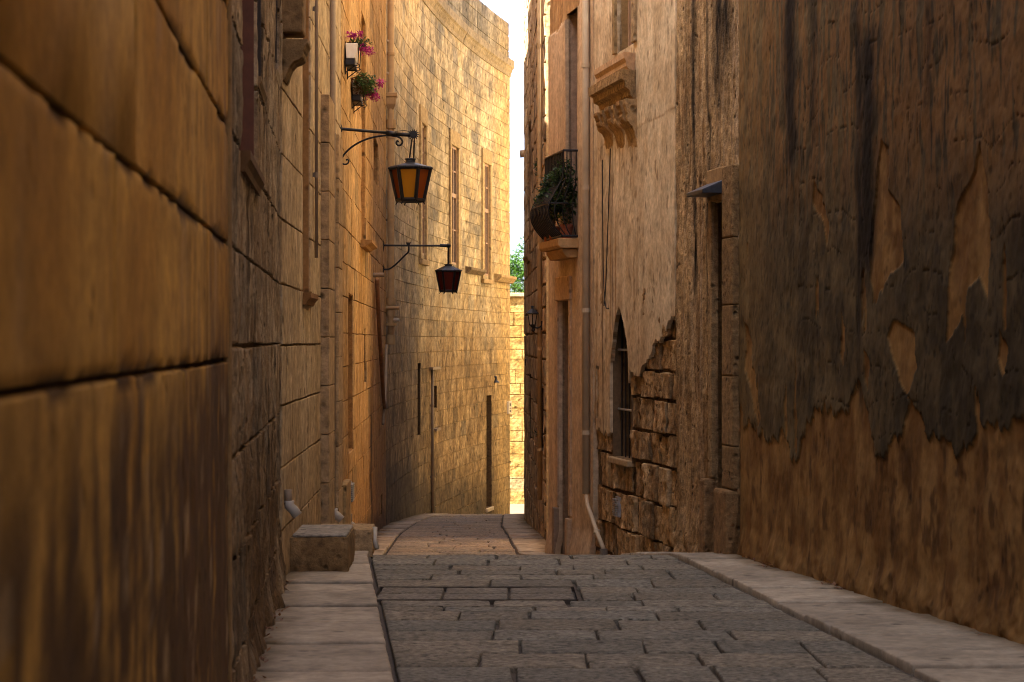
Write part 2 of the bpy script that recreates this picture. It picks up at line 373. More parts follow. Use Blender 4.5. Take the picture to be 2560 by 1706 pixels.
def masonry(plan, root, rects, dfn, colfn, mat, seed, res=0.06, gap=0.006, cham=0.012, proud=0.012, tint=0.12, most=300, name='stone_block', chip=0.01, farres=0.3):
    """every stone a piece of its own; the largest in view are objects, the rest one joined part"""
    rs = random.Random(seed); items = []
    for r in rects:
        a = np.array([r[0], r[1], r[1], r[0]]); z = np.array([r[2], r[2], r[3], r[3]])
        x, y = plan.img(a, z); Y = plan.Y(np.array([r[0]]))[0]
        x = np.clip(x, 0, 2560); y = np.clip(y, 0, 1706)
        ar = 0.5 * abs(np.dot(x, np.roll(y, -1)) - np.dot(y, np.roll(x, -1))) if Y > 1.0 else 0
        items.append((ar, r))
    items.sort(key=lambda t: -t[0]); rest = []
    for k, (ar, r) in enumerate(items):
        t = 1 + tint * (rs.random() * 2 - 1); h = (rs.random() * 2 - 1) * tint * 0.5
        tn = (t * (1 + h * 0.4), t, t * (1 - h)); pr = proud * (0.3 + 1.2 * rs.random())
        one = k < most and ar > 60
        if rs.random() < .07: tn = tuple(np.array(tn) * np.array((.72, .76, .84)))     # an odd grey, weathered stone here and there
        gp = gap * rs.choice((.5, .8, 1.0, 1.4, 2.4)); ch = chip * rs.choice((.3, .7, 1.0, 1.6, 2.6))
        V, Q, col = block(plan, r, dfn, colfn, res if one else farres, gp, cham * rs.choice((.7, 1, 1.6)), pr, tn, seed * 31 + k, chip=ch)
        if one: obj_np(name, V, Q, mat, root, col)
        else: rest.append((V, Q, col))
    if rest:
        off = 0; Vs = []; Qs = []; Cs = []
        for V, Q, c in rest: Vs.append(V); Qs.append(Q + off); Cs.append(c); off += len(V)
        o = obj_np('stonework', np.vstack(Vs), np.vstack(Qs), mat, root, np.vstack(Cs)); o['kind'] = 'stuff'

def courses(s0, s1, z0, z1, ch, cl, holes, seed, jit=0.12, zs=None):
    rs = random.Random(seed); out = []
    if zs is None:
        zs = [z0]
        while zs[-1] < z1 - ch * 0.4: zs.append(zs[-1] + ch * (1 + jit * (rs.random() * 2 - 1)))
        zs[-1] = z1
    for a, b in zip(zs[:-1], zs[1:]):
        s = s0 - cl[1] * rs.random(); xs = [s0]
        while True:
            s += cl[0] + (cl[1] - cl[0]) * rs.random()
            if s > s1 - cl[0] * 0.3: break
            if s > s0 + cl[0] * 0.3: xs.append(s)
        xs.append(s1)
        for p, q in zip(xs[:-1], xs[1:]): out += subtract((p, q, a, b), holes)
    return out

def shell(plan, s0, s1, z0, z1, holes, root, mat, col, back=4.0, dep=0.0, name='wall'):
    """the wall behind its facing: a sheet with its openings, the reveals, and the body of the house"""
    hs = [h[:4] for h in holes]
    xs = sorted(set([s0, s1] + [min(max(v, s0), s1) for h in hs for v in h[:2]] + list(np.linspace(s0, s1, max(2, int((s1 - s0) / 1.0) + 1)))))
    zz = sorted(set([z0, z1] + [min(max(v, z0), z1) for h in hs for v in h[2:4]]))
    d0 = -0.022 - dep
    def keep(cs, cz):
        k = np.ones(cs.shape, bool)
        for h in hs: k &= ~((cs > h[0]) & (cs < h[1]) & (cz > h[2]) & (cz < h[3]))
        return k
    V, Q, cc = grid_patch(plan, np.array(xs), np.array(zz), lambda a, b: np.full(a.shape, d0), lambda a, b: np.broadcast_to(np.asarray(col, float), a.shape + (3,)).copy(), keep)
    obj_np(name, V, Q, mat, root, cc, smooth=False)
    mb = MB(); n = max(1, int((s1 - s0) / 1.5))
    for i in range(n):                                       # body of the house behind the facing, slightly inset
        a = s0 + (s1 - s0) * i / n; b = s0 + (s1 - s0) * (i + 1) / n
        mb.wbox(plan, a, b, z0, z1 - 0.01, -0.6, -back)
    mb.wbox(plan, s0, s1, z1 - 0.3, z1, -0.6, -0.03, n) if n else None
    mb.wbox(plan, s0, s0 + 0.2, z0, z1 - 0.3, -0.6, -0.03); mb.wbox(plan, s1 - 0.2, s1, z0, z1 - 0.3, -0.6, -0.03)
    mb.build('house_core', mat, root, col=col)
    for h in holes:
        dp = h[4] if len(h) > 4 else 0.25; rm = h[5] if len(h) > 5 else mat; rc = h[6] if len(h) > 6 else col
        m2 = MB(); a, b, c, d = h[:4]; t = 0.03
        m2.wbox(plan, a - t, a, c - t, d + t, -dp, -0.012); m2.wbox(plan, b, b + t, c - t, d + t, -dp, -0.012)
        m2.wbox(plan, a, b, d, d + t, -dp, -0.012); m2.wbox(plan, a, b, c - t, c, -dp, -0.012)
        m2.build('reveal', rm, root, col=rc)

# ------------------------------------------------------------------ ground, road, pavements
_gy = np.array([-60, -8, 0, 10.65, 17.6, 18.5, 19.6, 20.9, 24.1, 26.5, 32, 40, 47, 49, 55, 62, 75, 400.])
_gz = np.array([-0.5, -1.40, -1.5, -1.703, -1.836, -1.853, -1.97, -2.13, -2.46, -2.65, -2.93, -3.42, -3.81, -4.0, -4.6, -5.0, -5.3, -5.3]) + EZ
def ZG(Y): return np.interp(Y, _gy, _gz)
kLy = [-8, 0, 10.65, 18.14, 26.8, 34, 41, 44.5, 48, 54, 61]; kLx = [1.0, .32, -.575, -1.207, -1.588, -1.76, -1.83, -1.72, -1.36, -.65, .3]
kRy = [-8, 0, 11.02, 18.14, 26.5, 38.5, 48, 54, 61]; kRx = [3.9, 3.1, 2.054, 1.418, .07, -.195, -.20, -.02, .9]
kL = lambda Y: np.interp(Y, kLy, kLx); kR = lambda Y: np.interp(Y, kRy, kRx)

def strip(name, Ys, xa, xb, dz, mat, nx=2, kind='structure', thick=None):
    u = np.linspace(0, 1, nx + 1); V = []
    for Y in Ys:
        a, b = xa(Y), xb(Y)
        for t in u: V.append((a + (b - a) * t, Y, ZG(Y) + dz))
    n = nx + 1; i = np.arange(len(V)).reshape(len(Ys), n)
    Q = np.stack([i[:-1, :-1], i[:-1, 1:], i[1:, 1:], i[1:, :-1]], -1).reshape(-1, 4)
    return tag(obj_np(name, np.array(V, float), Q, mat, None, None, smooth=False, origin=(0, 0, 0)), kind=kind)
Ys = np.concatenate([np.linspace(-8, 62, 141)])
gr = strip('ground', np.concatenate([[-60, -30], Ys, [75, 120, 400]]), lambda Y: -200.0, lambda Y: 200.0, -0.16, M['earth'])
road = strip('road', Ys, lambda Y: kL(Y), lambda Y: kR(Y), -0.035, M['mortar'], 4)
XL = lambda Y: np.where(Y < 15.7, -.508 - .0767 * Y, np.where(Y < 38.6, -1.297 - .0255 * Y, -2.28 + .00467 * np.maximum(Y - 38.6, 0) ** 2))
XR = lambda Y: np.where(Y < 18.14, 1.94 - .15 * (Y - 18.14), np.where(Y < 26.7, 1.94 - .17 * (Y - 18.14), np.where(Y < 31, .485, np.interp(Y, [31, 42, 47.5, 60], [.483, .25, .30, 4.0]))))
pavL = strip('pavement_left', Ys, lambda Y: XL(Y) - .1, lambda Y: kL(Y), -0.02, M['mortar'], 2)
pavR = strip('pavement_right', Ys, lambda Y: kR(Y), lambda Y: XR(Y) + .1, -0.02, M['mortar'], 2)

def paver(name, parent, c4, mat, col, nu, nv, top, bump, cham, seed, depth=0.06, dirt=0):
    """a paving stone on four plan corners (x0,y0),(x1,y0),(x1,y1),(x0,y1), following the ground"""
    c4 = np.array(c4, float); L1 = np.hypot(*(c4[1] - c4[0])); L2 = np.hypot(*(c4[3] - c4[0])); L1 = max(L1, .05); L2 = max(L2, .05)
    e1 = min(cham / L1, .2); e2 = min(cham / L2, .2)
    u = np.concatenate([[0], np.linspace(e1, 1 - e1, nu + 1), [1]]); v = np.concatenate([[0], np.linspace(e2, 1 - e2, nv + 1), [1]])
    U, Vv = np.meshgrid(u, v, indexing='ij')
    ring = (U < 1e-9) | (U > 1 - 1e-9) | (Vv < 1e-9) | (Vv > 1 - 1e-9)
    ch = cham * 0.6 * (vn(U * 5, Vv * 5, seed))
    U2 = np.where(ring, U + (0.5 - U) * 2 * ch / L1, U); V2 = np.where(ring, Vv + (0.5 - Vv) * 2 * ch / L2, Vv)
    P = (c4[0] * ((1 - U2) * (1 - V2))[..., None] + c4[1] * (U2 * (1 - V2))[..., None] + c4[2] * (U2 * V2)[..., None] + c4[3] * ((1 - U2) * V2)[..., None])
    z = ZG(P[..., 1]) + top + bump * (fbm(P[..., 0] * 7, P[..., 1] * 7, 5) - .5) * 2 - np.where(ring, cham * .8, 0)
    V = np.concatenate([P, z[..., None]], -1).reshape(-1, 3); n, m = U.shape; i = np.arange(n * m).reshape(n, m)
    Q = np.stack([i[:-1, :-1], i[1:, :-1], i[1:, 1:], i[:-1, 1:]], -1).reshape(-1, 4)
    rim = np.concatenate([i[:, 0], i[-1, 1:], i[-2::-1, -1], i[0, -2:0:-1]]); Vb = V[rim].copy(); Vb[:, 2] -= depth
    base = len(V); k = len(rim); j = np.arange(k); jn = (j + 1) % k
    Q = np.vstack([Q, np.stack([rim[j], base + j, base + jn, rim[jn]], 1)])
    cc = np.asarray(col)[None, :] * (0.86 + 0.28 * fbm(V[:, 0] * 2.2, V[:, 1] * 2.2, 41, 4))[:, None]
    if dirt:
        e = U.reshape(-1) * L1 if dirt < 0 else (1 - U.reshape(-1)) * L1
        k_ = sst(.26, .02, e + .18 * (fbm(V[:, 0] * 9, V[:, 1] * 5, 43) - .5)); cc = cc * (1 - k_[:, None] * (1 - np.array([.42, .36, .26])))
        cc = cc * (1 - .22 * sst(.55, .72, fbm(V[:, 0] * 5, V[:, 1] * 3, 44)))[:, None]
    cc = np.vstack([cc, cc[rim] * .5])
    return obj_np(name, np.vstack([V, Vb]), Q, mat, parent, cc)

rs = random.Random(3)
COVER = (-.985, .455, 14.68, 15.62)                           # access cover set into the road
rows = [-6.0]
while rows[-1] < 10.0: rows.append(rows[-1] + rs.uniform(.5, .65))
fix = [14.68, 15.15, 15.62]
y = rows[-1]
while y < 14.2: y += rs.uniform(.40, .62); rows.append(y)
rows[-1] = 14.25; rows += fix
while rows[-1] < 19.3: rows.append(rows[-1] + rs.uniform(.40, .60))
while rows[-1] < 25.5: rows.append(rows[-1] + rs.uniform(.6, .7))
while rows[-1] < 48.5: rows.append(rows[-1] + rs.uniform(.46, .66))
while rows[-1] < 61: rows.append(rows[-1] + rs.uniform(.9, 1.2))
for y0, y1 in zip(rows[:-1], rows[1:]):
    ym = (y0 + y1) / 2
    if ym < 8.5: lo_, hi_ = .9, 1.5                           # behind the picture's lower edge: larger pieces
    elif 20 < ym < 25 or ym > 48.5: lo_, hi_ = .8, 1.4
    else: lo_, hi_ = .38, .85
    a, b = float(kL(ym)) + .006, float(kR(ym)) - .006
    x = a; xs = [a]
    while x < b - lo_ * 1.2: x += rs.uniform(lo_, hi_); xs.append(min(x, b))
    if b - xs[-1] > .18: xs.append(b)
    else: xs[-1] = b
    if 14.6 < ym < 15.7: xs = [a] + [COVER[1] + .03] + [v for v in xs if v > COVER[1] + .3]
    tl = rs.uniform(-.004, .004)
    for i, (p, q) in enumerate(zip(xs[:-1], xs[1:])):
        if 14.6 < ym < 15.7 and i == 0: continue
        g = .006
        def ex(t, Y):                                         # row ends follow the kerb line
            if t <= a + 1e-6: return float(kL(Y)) + .006
            if t >= b - 1e-6: return float(kR(Y)) - .006
            return t
        w = rs.uniform(-.02, .02)
        c4 = [(ex(p, y0) + g, y0 + g + tl * p), (ex(q, y0) - g, y0 + g + tl * q), (ex(q, y1) - g + w, y1 - g + tl * q), (ex(p, y1) + g, y1 - g + tl * p)]
        t = rs.uniform(.84, 1.14); wm = rs.uniform(-.04, .06)
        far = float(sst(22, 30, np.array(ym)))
        base = np.array([.178, .162, .124]) * (1 - far) + np.array([.33, .255, .175]) * far  # far setts paler and warmer: reflected light put into the colour
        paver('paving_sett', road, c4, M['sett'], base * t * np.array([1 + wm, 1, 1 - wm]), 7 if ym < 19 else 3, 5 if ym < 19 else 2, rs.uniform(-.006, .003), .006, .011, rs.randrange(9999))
def slabs(parent, xa, xb, y0, y1, lo_, hi_, seed, top, dirt):
    r2 = random.Random(seed); y = y0
    while y < y1:
        n = y + r2.uniform(lo_, hi_) * (1.6 if y < 8 or 20 < y < 25 else 1); g = .013; tl = r2.uniform(-.02, .02)
        far = float(sst(22, 30, np.array(y)))
        c4 = [(xa(y) + g, y + g), (xb(y) - g, y + g + tl), (xb(n) - g, n - g + tl), (xa(n) + g, n - g)]
        base = np.array([.37, .31, .225]) * (1 - far) + np.array([.40, .31, .21]) * far  # reflected light down the street is mixed into the slab colour
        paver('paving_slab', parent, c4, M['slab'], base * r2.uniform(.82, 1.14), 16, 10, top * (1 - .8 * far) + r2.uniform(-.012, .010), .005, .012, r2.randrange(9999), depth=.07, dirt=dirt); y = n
fl = lambda f: (lambda Y: float(f(Y)))
slabs(pavL, fl(lambda Y: XL(Y) - .02), fl(lambda Y: kL(Y) - .005), -4.0, 52, .55, 1.15, 21, .03, -1)
slabs(pavR, fl(lambda Y: kR(Y) + .005), fl(lambda Y: XR(Y) + .02), -4.0, 52, .45, .95, 22, .03, 1)

# ------------------------------------------------------------------ wall plans (left run, curved far house, right run)
PL1 = Plan([(-.508 + .0767 * 8, -8), (-.508 - .0767 * 15.7, 15.7)], 1)
PL2 = Plan([(-1.297 - .0255 * 15.7, 15.7), (-1.297 - .0255 * 38.6, 38.6)], 1)
_t = np.linspace(0, 21.8, 45); PL3 = Plan(list(zip(-2.28 + .00467 * _t ** 2, 38.6 + _t)), 1)
PR1 = Plan([(1.94 + .15 * 26.14, -8), (1.94, 18.14)], -1)
PR2 = Plan([(1.94, 18.14), (1.94 - .17 * 8.56, 26.7)], -1)
PR3 = Plan([(.483, 31.0), (.25, 42.0), (.30, 47.5)], -1)
flat = lambda v: (lambda s, z: np.full(np.shape(s), float(v)))
def house(name, plan, s, label, cat='house'):
    p = plan.pos(np.array([s]), 0.0, 0.0)[0]; return thing(name, (p[0], p[1], float(ZG(p[1])) + .03), label, cat)

# ---- left: big smooth ochre blocks right beside the lens
h1 = house('ochre_house', PL1, PL1.sY(6), 'smooth ochre house front of big blocks with dark eroded joints and stained foot')
sE = PL1.sY(9.1)
def col_ochre(s, z):
    zr = z - EZ
    st = fbm(s * 13, z * 3.4, 11); big = fbm(s * 1.3, z * .9, 12); fine = fbm(s * 14, z * 6, 13)
    c = mix((.46, .245, .035), (.60, .36, .075), sst(.3, .7, big))
    c = mix(c, (.40, .29, .16), sst(.62, .8, fbm(s * 4, z * 1.8, 14)) * .5)
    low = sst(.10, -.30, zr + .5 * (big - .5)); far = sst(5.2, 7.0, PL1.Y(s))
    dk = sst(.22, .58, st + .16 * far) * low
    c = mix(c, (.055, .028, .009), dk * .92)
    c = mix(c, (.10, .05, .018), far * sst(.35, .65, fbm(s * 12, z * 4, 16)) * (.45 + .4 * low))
    c = mix(c, (.40, .30, .17), low * sst(.66, .80, fbm(s * 11, z * 3.2, 15)) * .7)
    c = mix(c, (.045, .022, .008), joint_rot(s, z) * .92)
    return c * (.85 + .3 * fine)[..., None]
def joint_rot(s, z):
    zr = z - EZ; j = np.min(np.abs(zr[..., None] - np.array([-.077, .41, .90, 1.39])), axis=-1)
    w = .010 + .045 * sst(.52, .78, fbm(s * 3.4, z * .8, 17)); return sst(w, w * .45, j + .02 * (fbm(s * 9, z * 14, 18) - .5))
def d_ochre(s, z):
    zr = z - EZ
    return -.010 * joint_rot(s, z) + .006 * (fbm(s * 3, z * 3, 21) - .5) + .02 * (fbm(s * 14, z * 5, 22) - .5) * sst(.1, -.3, zr) + .05 * sst(-1.35, -1.75, zr) * fbm(s * 6, z * 6, 23)
zs = [EZ + v for v in (-2.2, -1.42, -.077, .41, .90, 1.39, 1.88, 2.4, 3.0, 4.0, 5.2, 6.6, 8, 9.5, 11)]
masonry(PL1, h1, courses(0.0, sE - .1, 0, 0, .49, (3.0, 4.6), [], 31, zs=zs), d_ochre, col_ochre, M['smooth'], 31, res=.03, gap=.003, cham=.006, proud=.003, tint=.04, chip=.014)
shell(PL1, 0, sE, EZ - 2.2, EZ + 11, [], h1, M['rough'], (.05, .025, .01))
mb = MB(); mb.wbox(PL1, sE - .095, sE, EZ - 1.9, EZ + 11, -.02, .012)
mb.build('quoin_strip', M['smooth'], h1, col=(.26, .165, .07), bevel=.01)

# ---- left: grey weathered house with shuttered windows
h2 = house('weathered_house', PL1, PL1.sY(12.5), 'grey-brown weathered stone house with narrow brown shuttered windows above eye level')
sF = PL1.S[-1]
def col_weath(s, z):
    zr = z - EZ; st = fbm(s * 10, z * 2.0, 51); big = fbm(s * 1.6, z * 1.2, 52); fine = fbm(s * 20, z * 24, 53)
    c = mix((.27, .185, .10), (.42, .33, .21), sst(.3, .7, st))
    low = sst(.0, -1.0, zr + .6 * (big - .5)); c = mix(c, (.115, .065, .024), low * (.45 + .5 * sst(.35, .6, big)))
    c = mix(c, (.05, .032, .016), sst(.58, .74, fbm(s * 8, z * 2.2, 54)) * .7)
    return c * (.75 + .5 * fine)[..., None]
def d_weath(s, z):
    zr = z - EZ
    return .05 * (fbm(s * 4, z * 4, 55) - .5) * sst(.3, -.8, zr) + .035 * (fbm(s * 12, z * 6, 56) - .5) + .10 * sst(-1.45, -1.85, zr) * fbm(s * 5, z * 5, 57)
wA = PL1.rect(604, -400, 640, 413) + (.17, M['wood_red'], (.1, .1, .1)); wB = PL1.rect(643, -400, 657, 215) + (.12, M['wood_dark'], (.1, .1, .1))
wC = PL1.rect(687, -500, 696, 178) + (.10, M['wood_dark'], (.1, .1, .1))
holes = [wA, wB, wC]; zs = [EZ + v for v in (-2.3, -1.9, -1.45, -.98, -.52, -.02, .415, .90, 1.39, 1.88, 2.4, 3.0, 4.0, 5.2, 6.6, 8, 9.5, 11)]
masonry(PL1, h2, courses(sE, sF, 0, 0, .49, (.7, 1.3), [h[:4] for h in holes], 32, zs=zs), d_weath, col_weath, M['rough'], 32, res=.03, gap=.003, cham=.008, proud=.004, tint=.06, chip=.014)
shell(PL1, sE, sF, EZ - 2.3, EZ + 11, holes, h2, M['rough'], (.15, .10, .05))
def louvre(plan, r, root, mat, dep, name='shutter', slat=.07):
    a, b, c, d = r[:4]; fr = MB(); t = .05
    fr.wbox(plan, a, a + t, c, d, -dep, -dep + .04); fr.wbox(plan, b - t, b, c, d, -dep, -dep + .04); fr.wbox(plan, a + t, b - t, c, c + t, -dep, -dep + .04); fr.wbox(plan, a + t, b - t, d - t, d, -dep, -dep + .04)
    o = fr.build(name, mat, root); sl = MB(); z = c + t
    while z < min(d, EZ + 5) - t - slat: sl.wbox(plan, a + t, b - t, z, z + slat * .8, -dep - .004, -dep + .018 + .012 * ((z * 10) % 1)); z += slat
    q = sl.build('louvre_slats', mat, o); q['kind'] = 'stuff'; return o
louvre(PL1, wA, h2, M['wood_red'], .165); louvre(PL1, wB, h2, M['wood_dark'], .115); louvre(PL1, wC, h2, M['wood_dark'], .095)
def sill(plan, s0, s1, zt, root, col, proj=.12, h=.1, mat=None, name='window_sill', ov=.06):
    prof = [(-.03, zt - h), (proj * .45, zt - h), (proj * .6, zt - h * .7), (proj * .85, zt - h * .5), (proj, zt - h * .4), (proj, zt), (-.03, zt)]
    return MB().sweep(plan, s0 - ov, s1 + ov, prof, 2).build(name, mat or M['smooth'], root, col=col)
sill(PL1, wA[0], wA[1], wA[2], h2, (.14, .075, .03), .045, .10)
sill(PL1, wB[0], wB[1], wB[2], h2, (.22, .15, .08), .025, .06)
sill(PL1, wC[0], wC[1], wC[2], h2, (.34, .27, .19), .02, .08)

# ---- left: cream ashlar house with scrolled console and pilaster strips
h3 = house('cream_house', PL2, PL2.sY(19), 'cream ashlar house with scrolled stone console, tall pilaster strips and drainpipes')
sG = PL2.sY(23.7)
def col_cream(s, z):
    zr = z - EZ; big = fbm(s * 1.5, z * .8, 61); st = fbm(s * 8, z * 2.6, 62); fine = fbm(s * 14, z * 16, 63)
    c = mix((.43, .31, .165), (.58, .455, .28), sst(.3, .7, st * .6 + big * .4))
    c = mix(c, (.30, .19, .085), sst(-.5, -2.2, zr + .7 * (big - .5)) * .75)  # browner towards the foot: grime, with light falloff painted in
    c = mix(c, (.16, .10, .05), sst(.66, .8, fbm(s * 8, z * 3, 64)) * .5)
    return c * (.82 + .36 * fine)[..., None]
wD = PL2.rect(757, -500, 775, 735) + (.16, M['smooth'], (.36, .20, .07)); wE = PL2.rect(818, 300, 826, 560) + (.16, M['smooth'], (.10, .07, .04))
holes = [wD]
zs = [EZ + v for v in (-3.2, -2.75, -2.3, -1.85, -1.4, -.93, -.48, -.03, .42, .9, 1.38, 1.86, 2.35, 2.85, 3.35, 3.9, 4.5, 5.6, 6.8, 8.2)]
d_cream = lambda s, z: .014 * (fbm(s * 8, z * 5, 65) - .5) + .05 * sst(-1.9, -2.4, z - EZ) * fbm(s * 5, z * 5, 66)
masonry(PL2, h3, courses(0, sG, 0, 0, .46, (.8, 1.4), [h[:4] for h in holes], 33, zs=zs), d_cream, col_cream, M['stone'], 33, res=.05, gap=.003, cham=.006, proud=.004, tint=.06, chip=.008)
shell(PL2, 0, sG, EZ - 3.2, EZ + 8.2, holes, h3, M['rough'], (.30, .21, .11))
louvre(PL2, wD, h3, M['wood_tan'], .155)
sill(PL2, wD[0], wD[1], wD[2], h3, (.26, .13, .045), .07, .10)
for (x0, y0, x1, dd) in ((801, 249, 815, .085), (829, 344, 839, .075)):
    a, b, c, d = PL2.rect(x0, y0, x1, 1500); mb = MB()
    z = d; k = 0
    while z > c:
        hh = .46; q = MB().wbox(PL2, a, b, max(c, z - hh + .008), z, -.02, dd); q.build('pilaster_block', M['stone'], h3, col=np.array((.44, .30, .155)) * rs.uniform(.85, 1.1), bevel=.008); z -= hh
def console(plan, s0, s1, zt, proj, hgt, root, col, name='console'):
    pr = [(-.02, -hgt), (.10, -hgt), (.16, -hgt * .93), (.22, -hgt * .8), (.30, -hgt * .66), (.46, -hgt * .55), (.66, -hgt * .5), (.80, -hgt * .44), (.84, -hgt * .36), (.80, -hgt * .3),
          (.86, -hgt * .26), (.92, -hgt * .16), (1.0, -hgt * .1), (1.0, 0), (-.02, 0)]
    return MB().sweep(plan, s0, s1, [(max(p[0], -.02) * proj if p[0] > 0 else -.02, zt + p[1]) for p in pr], 2).build(name, M['stone'], root, col=col, bevel=.006)
a = PL2.sx(703); zc = PL2.zy(a, 95)
console(PL2, a + .05, a + .40, zc, .19, (198 - 95) / F * 15.8, h3, (.25, .16, .07))
mb = MB(); mb.wbox(PL2, a + .05, a + .38, zc + .05, zc + .42, -.02, .155); mb.wbox(PL2, a + .03, a + .40, zc + .42, zc + .5, -.02, .175); mb.build('console', M['stone'], h3, col=(.27, .17, .075), bevel=.02)

# ---- left: golden house carrying the lamps and flower boxes
h4 = house('golden_house', PL2, PL2.sY(30), 'golden limestone house carrying both street lamps and the flower boxes')
sH = PL2.S[-1]
def col_gold(s, z):
    zr = z - EZ; big = fbm(s * 1.2, z * .6, 71); st = fbm(s * 6, z * 1.8, 72); fine = fbm(s * 9, z * 11, 73)
    c = mix((.44, .26, .09), (.62, .42, .19), sst(.3, .7, st * .6 + big * .4))
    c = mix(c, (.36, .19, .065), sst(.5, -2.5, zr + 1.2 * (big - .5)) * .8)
    c = mix(c, (.20, .11, .045), sst(.62, .78, fbm(s * 6, z * 2.4, 74)) * .6)
    x, y = PL2.img(s, z)
    c = mix(c, (.035, .02, .01), np.exp(-((x - 927 - 4 * (vn(z * 2, z * 0, 3) - .5)) / 2.6) ** 2) * sst(900, 1080, y) * .9)
    c = mix(c, (.10, .06, .03), sst(.25, .0, z - ZG(PL2.Y(s)) - .35 * big) * .7)  # dark wall foot: grime plus light falloff put into the colour
    return c * (.75 + .5 * fine)[..., None]
wF = PL2.rect(870, 738, 883, 1128) + (.2, M['stone'], (.36, .19, .06)); wG = PL2.rect(903, 45, 913, 608) + (.18, M['stone'], (.42, .24, .08))
wH = PL2.rect(909, 822, 915, 955) + (.2, M['stone'], (.22, .13, .06)); wI = PL2.rect(934, 352, 945, 460) + (.15, M['stone'], (.34, .20, .08))
wJ = PL2.rect(951, 1238, 955, 1290) + (.2, M['stone'], (.1, .06, .03))
holes = [wF, wG, wH, wI, wJ]
d_gold = lambda s, z: .02 * (fbm(s * 2, z * 2, 75) - .5) + .006 * (fbm(s * 8, z * 8, 76) - .5)
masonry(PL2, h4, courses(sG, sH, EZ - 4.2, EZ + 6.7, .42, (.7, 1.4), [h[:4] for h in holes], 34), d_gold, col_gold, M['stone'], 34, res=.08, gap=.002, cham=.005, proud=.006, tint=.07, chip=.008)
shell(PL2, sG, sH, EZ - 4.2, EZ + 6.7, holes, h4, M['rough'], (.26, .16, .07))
MB().wbox(PL2, sG, PL2.sY(29.0), EZ + 6.7, EZ + 7.9, -4, 0, 4).build('upper_storey', M['stone'], h4, col=(.5, .35, .17))
MB().wbox(PL2, PL2.sY(30.12), sH, EZ + 6.7, EZ + 9.6, -4, 0, 6).build('upper_storey', M['stone'], h4, col=(.5, .35, .17))
louvre(PL2, wF, h4, M['wood_tan'], .195, name='door'); louvre(PL2, wG, h4, M['wood_tan'], .175)
sill(PL2, wG[0], wG[1], wG[2], h4, (.38, .22, .08), .16, .09, ov=.3)
for w in (wH, wJ): MB().wbox(PL2, w[0], w[1], w[2], w[3], -.2, -.19).build('window_pane', M['darkglass'], h4)
def casement(plan, r, root, frame, glass, dep, nh=2, nv=3, name='window'):
    a, b, c, d = r[:4]; t = .05; fr = MB()
    fr.wbox(plan, a, a + t, c, d, -dep, -dep + .05); fr.wbox(plan, b - t, b, c, d, -dep, -dep + .05)
    fr.wbox(plan, a + t, b - t, c, c + t, -dep, -dep + .05); fr.wbox(plan, a + t, b - t, d - t, d, -dep, -dep + .05)
    o = None; xs = np.linspace(a + t, b - t, nh + 1); zz = np.linspace(c + t, d - t, nv + 1)
    for x in xs[1:-1]: fr.wbox(plan, x - .025, x + .025, c + t, d - t, -dep, -dep + .06)
    for z in zz[1:-1]: fr.wbox(plan, a + t, b - t, z - .018, z + .018, -dep + .002, -dep + .04)
    o = fr.build(name, frame, root)
    for i in range(nh):
        for j in range(nv): MB().wbox(plan, xs[i] + .01, xs[i + 1] - .01, zz[j] + .01, zz[j + 1] - .01, -dep + .008, -dep + .016).build('pane', glass, o)
    return o
casement(PL2, wI, h4, M['white'], M['glass'], .145, 1, 2)

# ---- far end: tall curved stone house
h5 = house('curved_house', PL3, 9, 'tall curved limestone house with parapet cornice and three tall framed windows')
sZ = PL3.S[-1]
def col_curve(s, z):
    zr = z - EZ; big = fbm(s * .5, z * .5, 81); st = fbm(s * 2.6, z * 3.0, 82); fine = fbm(s * 8, z * 10, 83)
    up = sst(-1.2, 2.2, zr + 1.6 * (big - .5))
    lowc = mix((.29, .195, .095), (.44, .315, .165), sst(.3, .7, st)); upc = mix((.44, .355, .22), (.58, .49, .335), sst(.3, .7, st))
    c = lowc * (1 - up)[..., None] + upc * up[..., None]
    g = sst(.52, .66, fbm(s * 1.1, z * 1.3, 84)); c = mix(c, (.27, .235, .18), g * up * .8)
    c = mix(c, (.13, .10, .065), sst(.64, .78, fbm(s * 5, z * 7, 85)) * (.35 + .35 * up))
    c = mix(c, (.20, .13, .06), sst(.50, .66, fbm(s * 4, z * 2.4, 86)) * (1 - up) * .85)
    c = mix(c, (.09, .07, .045), sst(1.0, .1, z - ZG(PL3.Y(s)) - .9 * fbm(s * 3, z, 87)) * .75)  # foot darkened for grime and for light falloff, both as colour
    c = mix(c, (.57, .40, .17), sst(19, 21, s) * .6)  # golden right end: bounced glow painted into the stone colour
    return c * (.72 + .56 * fine)[..., None]
w0 = PL3.rect(1050, 312, 1061, 638) + (.09, M['stone'], (.45, .30, .14)); w1 = PL3.rect(1125, 367, 1142, 661) + (.09, M['stone'], (.45, .30, .14)); w2 = PL3.rect(1207, 411, 1222, 689) + (.09, M['stone'], (.45, .30, .14))
sl = PL3.rect(1044, 909, 1051, 1088) + (.25, M['stone'], (.10, .06, .03)); ni = PL3.rect(1081, 966, 1092, 1020) + (.3, M['stone'], (.16, .10, .05)); dr = PL3.rect(1216, 989, 1229, 1269) + (.35, M['stone'], (.12, .08, .045))
holes = [w0, w1, w2, sl, ni, dr]
zcor = EZ + 7.62
d_curve = lambda s, z: .010 * (fbm(s * 3, z * 3, 88) - .5)
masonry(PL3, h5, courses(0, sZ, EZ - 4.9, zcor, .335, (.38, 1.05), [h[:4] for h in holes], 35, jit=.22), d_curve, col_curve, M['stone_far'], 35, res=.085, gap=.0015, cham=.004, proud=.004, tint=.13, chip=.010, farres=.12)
shell(PL3, 0, sZ, EZ - 4.9, zcor, holes, h5, M['rough'], (.46, .345, .20), back=7)
